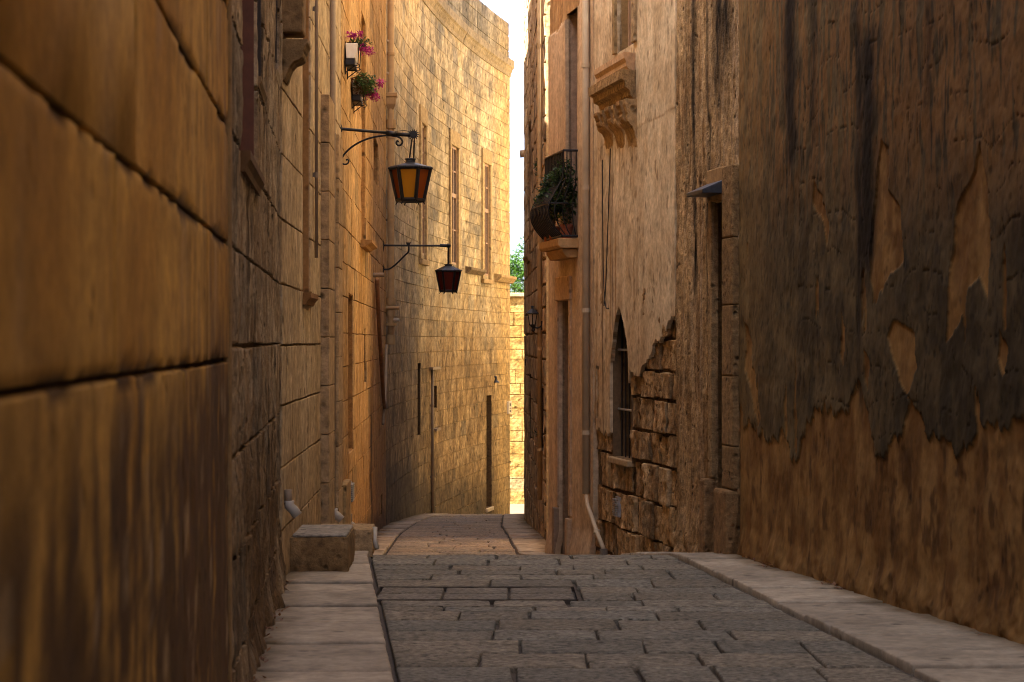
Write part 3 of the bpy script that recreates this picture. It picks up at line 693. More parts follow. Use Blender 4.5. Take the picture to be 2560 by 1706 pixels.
mb = MB(); mb.wbox(PL3, 0, sZ, zcor - .4, EZ + 9.0, -.55, -7, 22); mb.build('parapet_core', M['stone'], h5, col=(.40, .32, .2))
def col_par(s, z): return col_curve(s, z * 0 + EZ + 4) * (.72 + .5 * fbm(s * 1.2, z * 1.2, 90))[..., None] * np.array([.66, .68, .70])
masonry(PL3, h5, courses(0, sZ, zcor + .22, EZ + 9.0, .38, (.6, 1.1), [], 36), flat(-.03), col_par, M['stone_far'], 36, res=.12, gap=.004, cham=.008, proud=.006, tint=.12, most=60)
mb = MB(); mb.wbox(PL3, 0, sZ, zcor + .22, EZ + 8.99, -.55, -.05, 30); mb.build('parapet_wall', M['stone'], h5, col=(.3, .24, .15))
for (a, b, pj) in ((0, 7.9, .24), (8.0, 14.9, .14), (15.0, sZ + .06, .13)):
    prof = [(-.03, zcor - .16), (.03, zcor - .16), (.04, zcor - .06), (pj * .55, zcor), (pj * .7, zcor + .06), (pj, zcor + .1), (pj, zcor + .3), (-.03, zcor + .34)]
    n = max(2, int((b - a) / .9))
    for i in range(n): MB().sweep(PL3, a + (b - a) * i / n + .005, a + (b - a) * (i + 1) / n - .005, prof, 2).build('cornice_stone', M['stone'], h5, col=np.array((.36, .29, .185)) * rs.uniform(.85, 1.12))
for w, nv in ((w0, 3), (w1, 4), (w2, 4)):
    m = (w[2] + w[3]) / 2 + .25
    o = casement(PL3, (w[0], w[1], w[2], m), h5, M['wood_tan'], M['glass'], .055, 2, 2)
    casement(PL3, (w[0], w[1], m, w[3]), h5, M['wood_tan'], M['glass'], .055, 2, 2)
    for (a, b, c, d) in ((w[0] - .24, w[0] - .005, w[2] - .1, w[3] + .005), (w[1] + .005, w[1] + .24, w[2] - .1, w[3] + .005), (w[0] - .24, w[1] + .24, w[3] + .01, w[3] + .38)):
        MB().wbox(PL3, a, b, c, d, -.03, .055).build('window_surround', M['stone'], h5, col=np.array((.47, .35, .19)) * rs.uniform(.9, 1.1), bevel=.012)
    MB().wbox(PL3, w[0] - .27, w[1] + .27, w[2] - .22, w[2] - .105, -.03, .09).build('window_sill', M['stone'], h5, col=(.42, .30, .16), bevel=.012)
a, b, c, d = PL3.rect(1163, 672, 1202, 686); MB().sweep(PL3, a, b, [(-.03, c), (.06, c), (.16, d - .06), (.16, d), (-.03, d + .03)], 3).build('stone_ledge', M['stone'], h5, col=(.20, .15, .09))
a, b, c, d = PL3.rect(1236, 690, 1278, 708); MB().sweep(PL3, a, sZ + .1, [(-.03, c), (.10, c + .02), (.2, d - .06), (.2, d), (-.03, d + .04)], 3).build('stone_ledge', M['stone'], h5, col=(.46, .33, .17))
MB().wbox(PL3, sl[0], sl[1], sl[2], sl[3], -.24, -.23).build('window_pane', M['darkglass'], h5)
MB().wbox(PL3, ni[0], ni[1], ni[2], ni[3], -.29, -.28).build('niche_back', M['stone'], h5, col=(.16, .10, .05))
do = MB(); do.wbox(PL3, dr[0], dr[1], dr[2], dr[3], -.33, -.28).build('door', M['door_grey'], h5)
MB().wbox(PL3, dr[0] - .1, dr[1] + .1, dr[2] - .1, dr[2] - .005, -.3, .05).build('door_sill', M['slab'], h5, col=(.6, .5, .36), bevel=.01)

# ------------------------------------------------------------------ right: peeling near house
h6 = house('peeling_house', PR1, PR1.sY(14), 'dark house wall with grey render flaking off brown plaster beside the right pavement')
s6 = PR1.S[-1]; sv = PR1.sY(6.0)
def inpoly(x, y, poly):
    ins = np.zeros(x.shape, bool); n = len(poly)
    for i in range(n):
        x1, y1 = poly[i]; x2, y2 = poly[(i + 1) % n]
        c = ((y1 > y) != (y2 > y)) & (x < (x2 - x1) * (y - y1) / (y2 - y1 + 1e-9) + x1); ins ^= c
    return ins
K = 2560 / 2353.0
patches = [[(2026, 320), (2045, 340), (2048, 440), (2072, 480), (2080, 600), (2048, 632), (2012, 700), (2002, 640), (2008, 520), (2018, 400)],
           [(2255, 325), (2272, 420), (2276, 560), (2272, 690), (2250, 640), (2226, 668), (2212, 735), (2178, 790), (2184, 650), (2200, 480), (2234, 412)],
           [(2056, 735), (2104, 762), (2108, 850), (2086, 905), (2104, 935), (2130, 985), (2110, 1090), (2062, 1090), (2092, 920), (2062, 850), (2040, 770)],
           [(1872, 410), (1892, 450), (1910, 520), (1906, 560), (1890, 500), (1868, 470)], [(1714, 740), (1724, 760), (1730, 820), (1752, 960), (1745, 980), (1716, 850)],
           [(1938, 720), (1946, 760), (1944, 840), (1936, 820)], [(1990, 800), (2002, 830), (1998, 900), (1988, 870)], [(2300, 760), (2320, 800), (2312, 870), (2298, 830)]]
edge_x = [1690, 1712, 1740, 1780, 1800, 1830, 1845, 1880, 1905, 1930, 1952, 1975, 1992, 2012, 2035, 2058, 2075, 2096, 2120, 2148, 2170, 2200, 2225, 2250, 2275, 2300, 2353, 2500]
edge_y = [900, 965, 985, 1015, 990, 1065, 1000, 925, 935, 955, 930, 868, 940, 1030, 1055, 1000, 1010, 1010, 1000, 1010, 1005, 1045, 1020, 995, 975, 985, 955, 950]
def render_mask(s, z):
    x, y = PR1.img(s, z); x = x / K; y = y / K
    j = 26 * (fbm(s * 16, z * 4, 101) - .5) ; jx = 10 * (fbm(s * 12, z * 6, 102) - .5)
    low = y + j * 2.2 > np.interp(x + jx, edge_x, edge_y) + 30 * (fbm(s * 22, z * 3, 103) - .5)
    m = low.copy()
    for p in patches: m |= inpoly(x + jx, y + j * .6, p)
    m |= (fbm(s * 7, z * 1.1, 104) > .735) & (y > 560)
    return m
def crackn(s, z):
    w = z + .30 * (fbm(s * 1.6, z * 1.2, 111) - .5); f = np.abs((w / .27) % 1 - .5)
    h = (f > .487) & (fbm(s * 2.4, z * 3, 112) > .50)
    u = s + .20 * (fbm(s * 3, z * 3, 113) - .5); g = np.abs((u / .16) % 1 - .5)
    v = (g > .47) & (fbm(s * 5, z * 4.2, 114) > .66)
    return h | v
def col_peel(s, z):
    x, y = PR1.img(s, z); x = x / K; y = y / K; m = render_mask(s, z)
    st = fbm(s * 7, z * 4.5, 121); big = fbm(s * 1.4, z * 1.0, 122); fine = fbm(s * 12, z * 18, 123)
    ren = mix((.070, .060, .042), (.165, .140, .098), sst(.3, .7, st * .6 + big * .4))
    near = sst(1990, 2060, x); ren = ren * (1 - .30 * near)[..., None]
    upper = sst(620, 250, y) * sst(.42, .58, fbm(s * 20, z * 3, 124) + .1 * near); ren = mix(ren, (.25, .15, .072), upper * .75)
    ren = mix(ren, (.27, .205, .12), sst(1800, 1710, x) * .45)
    base = mix((.20, .115, .045), (.34, .225, .11), sst(.3, .7, fbm(s * 6, z * 3, 125)))
    base = mix(base, (.10, .055, .022), sst(.58, .72, fbm(s * 9, z * 4.0, 126)) * .75 * sst(950, 1050, y))
    c = np.where(m[..., None], base, ren)
    def streak(cx, w, y0, y1, amt, sd): 
        d = np.exp(-((x - cx - 16 * (fbm(z * 1.3, z * 0 + sd, 127) - .5)) / w) ** 2); return d * sst(y1 + 120, y1, y) * sst(y0 - 60, y0 + 40, y) * amt * (.55 + .75 * fbm(s * 30, z * 5, 128))
    blk = np.clip(streak(1822, 13, -400, 330, .95, 1) + streak(1998, 15, 90, 560, 1.0, 2) + streak(1975, 8, -400, 900, .55, 3) + streak(1870, 9, -300, 250, .5, 4) + streak(2140, 9, -300, 200, .4, 5), 0, 1)
    c = mix(c, (.012, .008, .004), np.clip(blk * 1.35, 0, .97))
    ck = crackn(s, z) & ~m & (x > 1830)
    c = np.where(ck[..., None], c * .42, c)
    c = c * (1 - .38 * sst(.62, .72, fbm(s * 26, z * 14, 129)) * np.where(m, .4, 1.0))[..., None]
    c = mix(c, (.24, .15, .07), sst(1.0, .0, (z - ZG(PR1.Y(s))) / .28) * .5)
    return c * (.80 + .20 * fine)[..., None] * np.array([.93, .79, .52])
def d_peel(s, z):
    m = render_mask(s, z); x, y = PR1.img(s, z); zr = z - ZG(PR1.Y(s))
    d = np.where(m, -.012, .0) + .022 * (fbm(s * 4, z * 4, 131) - .5) + .007 * (fbm(s * 22, z * 18, 132) - .5)
    d = d - np.where(crackn(s, z) & ~m & (x / K > 1830), .005, 0)
    d = d + 0.05 * sst(.30, .0, zr + .25 * (fbm(s * 5, z * 2, 133) - .5)) * (.2 + 1.1 * fbm(s * 7, z * 9, 134))
    return d + .012
S6 = np.concatenate([np.linspace(0, sv, 20)[:-1], np.arange(sv, PR1.sY(11.2), .05), np.arange(PR1.sY(11.2), s6, .013), [s6]])
Z6 = np.concatenate([np.arange(EZ - 2.1, EZ + 3.0, .014), np.linspace(EZ + 3.0, EZ + 12, 40)])
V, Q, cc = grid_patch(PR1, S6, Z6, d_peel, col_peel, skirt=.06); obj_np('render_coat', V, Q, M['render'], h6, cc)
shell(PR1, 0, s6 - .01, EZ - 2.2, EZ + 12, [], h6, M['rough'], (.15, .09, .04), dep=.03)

# ---- right: eroded house with hooded doorway
h7 = house('eroded_house', PR2, PR2.sY(19.2), 'eroded brown house with black rain streaks and a hooded stone doorway')
s7 = PR2.sY(20.3)
dA = PR2.rect(1792, 505, 1822, 1400) + (.22, M['smooth'], (.13, .075, .03))
def col_erod(s, z):
    x, y = PR2.img(s, z); st = fbm(s * 13, z * 1.8, 141); fine = fbm(s * 30, z * 34, 142); big = fbm(s * 2, z * 1.2, 143)
    c = mix((.22, .13, .055), (.47, .32, .16), sst(.3, .68, st * .7 + big * .3))
    c = mix(c, (.40, .30, .19), sst(.55, .7, fbm(s * 18, z * .3, 144)) * .6)
    def streak(cx, w, y1, amt, sd):
        return np.exp(-((x - cx - 14 * (fbm(z * .9, z * 0 + sd, 145) - .5)) / w) ** 2) * sst(y1 + 200, y1, y) * amt * (.5 + .8 * fbm(s * 30, z * 4, 146))
    blk = np.clip(streak(1738, 5, 650, .95, 1) + streak(1773, 4, 700, .8, 2) + streak(1800, 15, 150, .95, 3) + streak(1820, 12, 60, .8, 6) + streak(1718, 4, 500, .5, 4), 0, 1)
    c = mix(c, (.014, .009, .004), blk)
    c = mix(c, (.27, .155, .06), sst(800, 1300, y) * .5)
    return c * (.6 + .8 * fine)[..., None]
d_erod = lambda s, z: .04 * (fbm(s * 7, z * 1.2, 147) - .5) + .03 * (fbm(s * 26, z * 7, 148) - .5) + .10 * sst(.5, .0, z - ZG(PR2.Y(s))) * fbm(s * 6, z * 6, 149) + .01
def keepout(holes):
    def k(cs, cz):
        m = np.ones(cs.shape, bool)
        for h in holes: m &= ~((cs > h[0]) & (cs < h[1]) & (cz > h[2]) & (cz < h[3]))
        return m
    return k
def withlines(arr, vals): return np.unique(np.concatenate([arr, [v for v in vals if arr[0] < v < arr[-1]]]))
Sx = withlines(np.arange(0, s7 + .001, .012), dA[:2]); Zx = withlines(np.concatenate([np.arange(EZ - 2.2, EZ + 3.6, .02), np.linspace(EZ + 3.6, EZ + 11.5, 30)]), dA[2:4])
V, Q, cc = grid_patch(PR2, Sx, Zx, d_erod, col_erod, keepout([dA]), skirt=.06); obj_np('stone_face', V, Q, M['rough'], h7, cc)
shell(PR2, 0, s7, EZ - 2.3, EZ + 11.5, [dA], h7, M['rough'], (.18, .11, .05), dep=.03)
def plank_door(plan, r, root, mat, dep, n=4, hmat=None):
    a, b, c, d = r[:4]; o = MB().wbox(plan, a, b, c, d, -dep - .02, -dep).build('door', mat, root)
    for i in range(n):
        p = a + (b - a) * i / n; q = a + (b - a) * (i + 1) / n; MB().wbox(plan, p + .006, q - .006, c + .01, d - .01, -dep + .001, -dep + .022).build('door_board', mat, o, bevel=.005)
    return o
plank_door(PR2, dA, h7, M['wood_dark'], .2)
# stone jamb blocks, lintel, plinths
def blockcol(base): return np.array(base) * rs.uniform(.82, 1.12)
ja = PR2.sx(1852), PR2.sx(1823); zt = PR2.zy(.2, 415); zb = PR2.zy(.2, 1222); z = zt
while z > zb + .1:
    hh = min(rs.uniform(.42, .66), z - zb); MB().wbox(PR2, min(ja), max(ja), z - hh + .004, z, -.03, .07).build('jamb_block', M['rough'], h7, col=blockcol((.27, .165, .07)), bevel=.014); z -= hh
zg = float(ZG(18.4))
MB().wbox(PR2, min(ja) - .02, max(ja) + .06, zg - .02, zb - .005, -.03, .13).build('door_plinth', M['rough'], h7, col=(.25, .145, .06), bevel=.025)
fa = dA[1] + .005, dA[1] + .17
MB().wbox(PR2, fa[0], fa[1], zg - .1, PR2.zy(fa[0], 1198), -.03, .12).build('door_plinth', M['rough'], h7, col=(.26, .15, .065), bevel=.025)
MB().wbox(PR2, fa[0], fa[1] - .05, PR2.zy(fa[0], 1195), PR2.zy(fa[0], 470), -.03, .05).build('jamb_block', M['rough'], h7, col=(.33, .215, .10), bevel=.012)
MB().wbox(PR2, dA[0] + .005, fa[1], dA[3] + .01, dA[3] + .30, -.03, .05).build('door_lintel', M['smooth'], h7, col=(.32, .20, .09), bevel=.012)
# hood: a thin slab tilting out over the doorway
hd = MB(); hs0, hs1 = dA[0] - .02, fa[1] - .02; hz = dA[3] + .08
P = PR2.pos(np.array([hs0, hs1, hs1, hs0] * 2), np.array([hz - .02, hz - .02, hz - .02, hz - .02, hz + .12, hz + .12, hz + .015, hz + .015]), np.array([.0, .0, .24, .24] * 2)); hd.hexa(P.tolist())
hd.build('door_hood', M['zinc'], h7, bevel=.006)

# ---- right: crumbling plaster house with corbelled balcony base
h8 = house('crumbling_house', PR2, PR2.sY(22.2), 'pale plaster house crumbling to bare stones below, with corbelled window base and pointed window')
s8 = PR2.sY(24.0)
aw = PR2.rect(1530, 770, 1576, 1146) + (.24, M['smooth'], (.16, .10, .05)); uw = PR2.rect(1547, -500, 1590, 122) + (.16, M['smooth'], (.30, .19, .08))
cr_x = [1440, 1490, 1505, 1530, 1552, 1572, 1580, 1590, 1605, 1615, 1628, 1640, 1655, 1665, 1680, 1692, 1760]; cr_y = [1050, 1060, 1078, 1085, 1085, 1000, 930, 938, 932, 905, 892, 852, 850, 822, 805, 790, 780]
def plaster_on(cs, cz):
    x, y = PR2.img(cs, cz); j = 34 * (fbm(cs * 9, cz * 5, 151) - .5); m = y < np.interp(x + 8 * (fbm(cs * 20, cz * 9, 152) - .5), cr_x, cr_y) + j
    m &= ~((x > 1494) & (x < 1501) & (y > 915) & (y < 1040 + j))
    ac = (aw[0] + aw[1]) / 2; hw = (aw[1] - aw[0]) / 2; t = np.clip((aw[3] - cz) / .62, 0, 1); wid = hw * np.sqrt(np.clip(1 - (1 - t) ** 2, 0, 1)) * (.35 + .65 * t ** .5)
    m &= ~((np.abs(cs - ac) < wid + .01) & (cz < aw[3]) & (cz > aw[2]))
    m &= ~((cs > uw[0]) & (cs < uw[1]) & (cz > uw[2]) & (cz < uw[3]))
    return m
def col_crumb(s, z):
    x, y = PR2.img(s, z); st = fbm(s * 5, z * 3.2, 153); fine = fbm(s * 24, z * 26, 154); big = fbm(s * 1.5, z * .7, 155)
    c = mix((.50, .375, .225), (.66, .545, .365), sst(.3, .7, st * .6 + big * .4))
    c = mix(c, (.30, .17, .065), sst(.56, .72, fbm(s * 10, z * .5, 156)) * sst(300, 420, y) * sst(1640, 1560, x) * .8)
    c = mix(c, (.36, .22, .10), sst(700, 1000, y) * .4)
    c = mix(c, (.16, .10, .05), sst(.66, .78, fbm(s * 12, z * 8, 157)) * .6)
    ln = np.exp(-((y - (372 - .54 * (x - 1500) + 14 * (fbm(s * 8, z * 0, 158) - .5))) / 2.5) ** 2) * (x > 1500); c = mix(c, (.24, .14, .06), ln * .8)
    for cx, w_ in ((1511, 1.6), (1536, 1.3)): c = mix(c, (.10, .06, .03), np.exp(-((x - cx - 5 * (fbm(z * 1.1, z * 0, 159) - .5)) / w_) ** 2) * sst(330, 380, y) * .75)
    return c * (.82 + .36 * fine)[..., None]
d_crumb = lambda s, z: .022 + .02 * (fbm(s * 4, z * 2, 160) - .5) + .008 * (fbm(s * 25, z * 12, 161) - .5)
Sx = withlines(np.arange(s7, s8 + .001, .013), [uw[0], uw[1]]); Zx = withlines(np.concatenate([np.arange(EZ - 1.6, EZ + 4.4, .02), np.linspace(EZ + 4.4, EZ + 8.5, 20)]), [uw[2]])
V, Q, cc = grid_patch(PR2, Sx, Zx, d_crumb, col_crumb, plaster_on, skirt=.045); obj_np('plaster_coat', V, Q, M['plaster'], h8, cc)
def col_bare(s, z):
    st = fbm(s * 7, z * 1.4, 162); fine = fbm(s * 26, z * 14, 163); c = mix((.25, .145, .06), (.46, .305, .15), sst(.3, .7, st)); return c * (.55 + .9 * fine)[..., None]
d_bare = lambda s, z: .03 * (fbm(s * 5, z * 4, 164) - .5) + .045 * (fbm(s * 14, z * 14, 165) - .5) - .055
bare = [(a, b, c + .03 * (vn(a * 9, c * 9, 7) - .5), d + .03 * (vn(a * 9, d * 9, 7) - .5)) for a, b, c, d in courses(s7, s8, EZ - 2.9, EZ + .55, .31, (.22, .56), [aw[:4]], 37, jit=.35)]
masonry(PR2, h8, bare, d_bare, col_bare, M['rough'], 37, res=.025, gap=.006, cham=.009, proud=.05, tint=.16, chip=.02)
shell(PR2, s7, s8, EZ - 2.9, EZ + 8.5, [aw, uw], h8, M['rough'], (.11, .065, .028), dep=.03)
mb = MB(); mb.wbox(PR2, aw[0], aw[1], aw[2], aw[3], -.25, -.235); mb.build('window_pane', M['darkglass'], h8)
for i in range(5):
    q = aw[0] + (aw[1] - aw[0]) * (i + .5) / 5; p = PR2.pos(np.array([q, q]), np.array([aw[2], aw[3]]), np.array([-.09, -.09])); MB().tube(p.tolist(), .009, 6).build('grille_bar', M['iron'], h8)
for zz_ in (.32, .72):
    z = aw[2] + (aw[3] - aw[2]) * zz_; p = PR2.pos(np.array([aw[0], aw[1]]), np.array([z, z]), np.array([-.075, -.075])); MB().tube(p.tolist(), .013, 6).build('grille_rail', M['steel'], h8)
MB().wbox(PR2, aw[0] - .02, aw[1] + .02, aw[2] - .07, aw[2] - .004, -.2, .045).build('window_sill', M['smooth'], h8, col=(.36, .25, .13), bevel=.012)
casement(PR2, uw, h8, M['wood_tan'], M['darkglass'], .15, 1, 2)
MB().wbox(PR2, uw[0] - .16, uw[0] - .01, uw[2], uw[3], -.03, .06).build('window_surround', M['stone'], h8, col=(.36, .25, .13), bevel=.01)
MB().wbox(PR2, uw[1] + .01, uw[1] + .12, uw[2], uw[3], -.03, .05).build('window_surround', M['stone'], h8, col=(.33, .22, .10), bevel=.01)
# corbelled base: upper moulded sill, thick moulded slab, three scrolled brackets
ca, cb = PR2.sx(1602), PR2.sx(1516)
zu = PR2.zy(ca, 128)
MB().sweep(PR2, ca + .16, cb - .16, [(-.02, zu - .26), (.08, zu - .26), (.10, zu - .17), (.13, zu - .14), (.13, zu - .10), (.155, zu - .06), (.155, zu), (-.02, zu)], 3, ret=.5).build('moulded_sill', M['smooth'], h8, col=(.52, .34, .19))
zl = PR2.zy(ca, 172)
MB().sweep(PR2, ca + .14, cb - .12, [(-.02, zl - .30), (.04, zl - .30), (.09, zl - .26), (.10, zl - .21), (.15, zl - .18), (.16, zl - .12), (.20, zl - .10), (.205, zl - .01), (.18, zl), (-.02, zl)], 5, ret=.6).build('moulded_slab', M['rough'], h8, col=(.36, .235, .11))
for i, t in enumerate((.16, .5, .84)):
    q = ca + (cb - ca) * t
    console(PR2, q - .19, q + .19, zl - .30, .15, .52 - .06 * i, h8, blockcol((.40, .255, .115)), 'corbel')
    console(PR2, q - .09, q + .09, zl - .31, .185, .44 - .06 * i, h8, blockcol((.36, .215, .09)), 'corbel_scroll')

# ---- right: smooth peach plaster house with balcony
h9 = house('peach_house', PR2, PR2.sY(25.3), 'smooth peach plastered house with a bellied iron balcony over a framed doorway')
s9 = PR2.S[-1]
bw = PR2.rect(1419, 25, 1450, 598) + (.26, M['plaster'], (.34, .235, .16)); pd = PR2.rect(1404, 752, 1431, 1420) + (.24, M['plaster'], (.30, .19, .11))
def col_peach(s, z):
    x, y = PR2.img(s, z); st = fbm(s * 6, z * .4, 171); fine = fbm(s * 30, z * 9, 172)
    c = mix((.47, .335, .20), (.57, .425, .27), sst(.25, .75, st)); c = mix(c, (.30, .19, .10), sst(1150, 1380, y) * .35 * sst(.4, .6, fbm(s * 4, z * 2, 173)))
    bare_ = (y < 100 - 1.08 * (x - 1376) + 24 * (fbm(s * 7, z * 4, 174) - .5)) & (x < 1455)
    st2 = mix((.30, .17, .065), (.44, .27, .115), fbm(s * 9, z * 5, 175)); c = np.where(bare_[..., None], st2 * (.6 + .7 * fbm(s * 18, z * 9, 176))[..., None], c)
    return c * (.92 + .16 * fine)[..., None]
def d_peach(s, z):
    x, y = PR2.img(s, z); b_ = y < 100 - 1.08 * (x - 1376) + 24 * (fbm(s * 7, z * 4, 174) - .5)
    return .03 + .012 * (fbm(s * 2.5, z * 1.5, 177) - .5) - np.where(b_ & (x < 1455), .012 + .02 * fbm(s * 14, z * 8, 178), 0) + .05 * sst(.35, 0, z - ZG(PR2.Y(s)))
Sx = withlines(np.arange(s8, s9 + .04, .02), [bw[0], bw[1], pd[0], pd[1]]); Zx = withlines(np.concatenate([np.arange(EZ - 3.0, EZ + 4.6, .025), np.linspace(EZ + 4.6, EZ + 8.5, 16)]), [bw[2], bw[3], pd[2], pd[3]])
V, Q, cc = grid_patch(PR2, Sx, Zx, d_peach, col_peach, keepout([bw, pd]), skirt=.07); obj_np('plaster_coat', V, Q, M['plaster'], h9, cc)
shell(PR2, s8, s9, EZ - 3.0, EZ + 8.5, [bw, pd], h9, M['plaster'], (.45, .30, .18), dep=.02)
plank_door(PR2, pd, h9, M['wood_dark'], .22); casement(PR2, bw, h9, M['wood_tan'], M['darkglass'], .245, 2, 4, 'balcony_door')
MB().wbox(PR2, pd[0] - .13, pd[1] + .10, pd[3] + .005, PR2.zy(pd[1], 694), .0, .065).build('door_lintel', M['smooth'], h9, col=(.50, .335, .19), bevel=.01)
MB().wbox(PR2, pd[0] - .12, pd[0] - .005, PR2.zy(pd[0], 1290), pd[3], .0, .055).build('door_jamb', M['smooth'], h9, col=(.47, .31, .18), bevel=.01)
MB().wbox(PR2, pd[1] + .005, pd[1] + .10, PR2.zy(pd[0], 1276), pd[3], .0, .055).build('door_jamb', M['smooth'], h9, col=(.47, .31, .18), bevel=.01)
MB().wbox(PR2, pd[0] - .15, pd[0] - .02, EZ - 3.0, PR2.zy(pd[0], 1295), .0, .10).build('door_plinth', M['smooth'], h9, col=(.40, .265, .15), bevel=.012)
MB().wbox(PR2, pd[1] + .005, pd[1] + .13, EZ - 3.0, PR2.zy(pd[0], 1280), .0, .10).build('door_plinth', M['smooth'], h9, col=(.28, .19, .12), bevel=.012)
# balcony slab and bellied railing
b0, b1 = PR2.sx(1451), PR2.sx(1404); zs_ = PR2.zy(b0, 597)
MB().sweep(PR2, b0 - .04, b1 + .04, [(.02, zs_ - .11), (.24, zs_ - .11), (.27, zs_ - .08), (.27, zs_), (.02, zs_)], 2).build('balcony_slab', M['smooth'], h9, col=(.46, .28, .12), bevel=.006)
MB().sweep(PR2, b0 + .02, b1 - .10, [(.02, zs_ - .22), (.16, zs_ - .22), (.21, zs_ - .15), (.21, zs_ - .115), (.02, zs_ - .115)], 2).build('balcony_slab', M['smooth'], h9, col=(.42, .25, .10), bevel=.006)
zr_ = PR2.zy(b0, 377)
def bar_prof(t):       # t 0 (top) .. 1 (bottom): out-of-wall distance of the belly
    T = [0, .25, .36, .5, .62, .72, .82, .92, 1.0]; D = [.20, .20, .23, .31, .375, .385, .36, .29, .21]; return float(np.interp(t, T, D))
ro = None
for zz_, D, r_ in ((zr_, [.02, .20, .20, .02], .014), (zs_ + .03, [.02, .22, .22, .02], .014), (zs_ + .40 * (zr_ - zs_), [.06, .372, .372, .06], .011)):
    pts = PR2.pos(np.array([b0, b0, b1, b1]), np.array([zz_] * 4), np.array(D)); o = MB().tube(pts.tolist(), r_, 6).build('balcony_railing' if ro is None else 'rail', M['iron'], ro or h9); ro = ro or o
ts = np.linspace(0, 1, 15)
for i in range(13):
    q = b0 + (b1 - b0) * i / 12; p = PR2.pos(np.full(15, q), zr_ + (zs_ + .03 - zr_) * ts, np.array([bar_prof(t) for t in ts])); MB().tube(p.tolist(), .0095, 6).build('baluster', M['iron'], ro)
for q in (b0, b1):
    for dd in (.05, .11, .16):
        p = PR2.pos(np.full(15, q), zr_ + (zs_ + .03 - zr_) * ts, np.array([dd * (bar_prof(t) / .2) for t in ts])); MB().tube(p.tolist(), .007, 6).build('baluster', M['iron'], ro)

# ---- right: rubble-faced house past the side lane
h10 = house('corner_house', PR3, 4, 'narrow brown limestone house past the side lane with wall lantern and water spout')
sT = PR3.S[-1]
def col_corner(s, z):
    st = fbm(s * 4, z * 3.2, 181); fine = fbm(s * 10, z * 12, 182); c = mix((.36, .235, .12), (.54, .39, .22), sst(.3, .7, st)); c = mix(c, (.15, .085, .035), sst(.58, .72, fbm(s * 6, z * 2, 183)) * .7)
    return c * (.65 + .7 * fine)[..., None]
v0 = PR3.rect(1321, 312, 1328, 640) + (.2, M['stone'], (.22, .13, .06)); v1 = PR3.rect(1348, 360, 1352, 560) + (.2, M['stone'], (.16, .10, .05)); v2 = PR3.rect(1323, 937, 1328, 1100) + (.2, M['stone'], (.10, .06, .03)); v3 = PR3.rect(1353, 972, 1361, 1122) + (.2, M['stone'], (.05, .03, .02))
holes = [v0, v1, v2, v3]
masonry(PR3, h10, courses(0, sT, EZ - 4.9, EZ + 10.5, .36, (.5, .95), [h[:4] for h in holes], 38), lambda s, z: .05 * (fbm(s * 4, z * 4, 184) - .5), col_corner, M['stone_far'], 38, res=.1, gap=.005, cham=.012, proud=.01, tint=.12, chip=.02)
shell(PR3, 0, sT, EZ - 4.9, EZ + 10.5, holes, h10, M['rough'], (.20, .12, .055), back=6)
for v in holes: MB().wbox(PR3, v[0], v[1], v[2], v[3], -.2, -.19).build('window_pane', M['darkglass'], h10)
sill(PR3, v0[0], v0[1], v0[2], h10, (.36, .22, .10), .1, .12)
a = PR3.sx(1312); z = PR3.zy(a, 383); p = PR3.pos(np.array([a, a]), np.array([z, z - .02]), np.array([-.1, .10])); MB().tube(p.tolist(), .075, 14).build('water_spout', M['stone'], h10, smooth=False, col=(.42, .30, .18))
# sunlit flank of the corner house facing the side lane
fl_ = MB(); fl_.hexa([(.50, 30.95, EZ - 4.9), (6.4, 30.9, EZ - 4.9), (6.4, 31.2, EZ - 4.9), (.5, 31.25, EZ - 4.9), (.50, 30.95, EZ + 10.48), (6.4, 30.9, EZ + 10.48), (6.4, 31.2, EZ + 10.48), (.5, 31.25, EZ + 10.48)]); fl_.build('flank_wall', M['stone'], h10, col=(.50, .37, .2))

# ---- side lane: unseen house added to close the opening, its height set to block sun
ln = thing('added_lane_house', (5.2, 28.8, float(ZG(28.8))), 'pale plain unseen house, added to close the side lane and block sun', 'house')
MB().box((5.2, 28.8, EZ + 3.7), (2.0, 4.3, 16.0)).build('wall', M['stone'], ln, col=(.46, .33, .18)); MB().box((5.2, 28.8, EZ + 11.8), (2.3, 4.28, .2)).build('roof_cornice', M['stone'], ln, col=(.4, .3, .17))

# ---- beyond the corner house: unseen house added to bounce warm light onto the curved house
ob = thing('added_bounce_house', (6.2, 56, float(ZG(56))), 'added unseen house bouncing warm sunlight onto the curved house', 'house')
MB().box((7.2, 57, EZ + 2.4), (4.0, 19, 15.0)).build('wall', M['stone'], ob, col=(.50, .36, .18)); MB().box((7.2, 57, EZ + 10.0), (4.3, 19.2, .25)).build('roof_cornice', M['stone'], ob, col=(.42, .31, .17))

# ---- beyond: sunlit garden wall
PW = Plan([(-6, 70), (9, 70)], 1)
h11 = thing('garden_wall', (0, 70, float(ZG(70))), 'sunlit golden stone wall closing the end of the street under a tree', 'wall')
def col_gar(s, z):
    st = fbm(s * 2.4, z * 2.4, 191); fine = fbm(s * 16, z * 16, 192); c = mix((.27, .165, .045), (.37, .245, .085), sst(.3, .7, st)); c = mix(c, (.32, .24, .13), sst(.55, .65, fbm(s * 1.5, z * 1.9, 193)) * .7)
    return c * (.75 + .5 * fine)[..., None]
zt_ = EZ + (853 - 742) / F * 70
masonry(PW, h11, courses(2, 11, EZ - 5.6, zt_, .40, (.55, 1.0), [], 39, jit=.2), lambda s, z: .03 * (fbm(s * 5, z * 5, 194) - .5), col_gar, M['stone_far'], 39, res=.08, gap=.004, cham=.008, proud=.008, tint=.08, chip=.015, farres=.2)
shell(PW, 0, 15, EZ - 5.6, zt_ - .02, [], h11, M['rough'], (.44, .30, .12), back=.95)
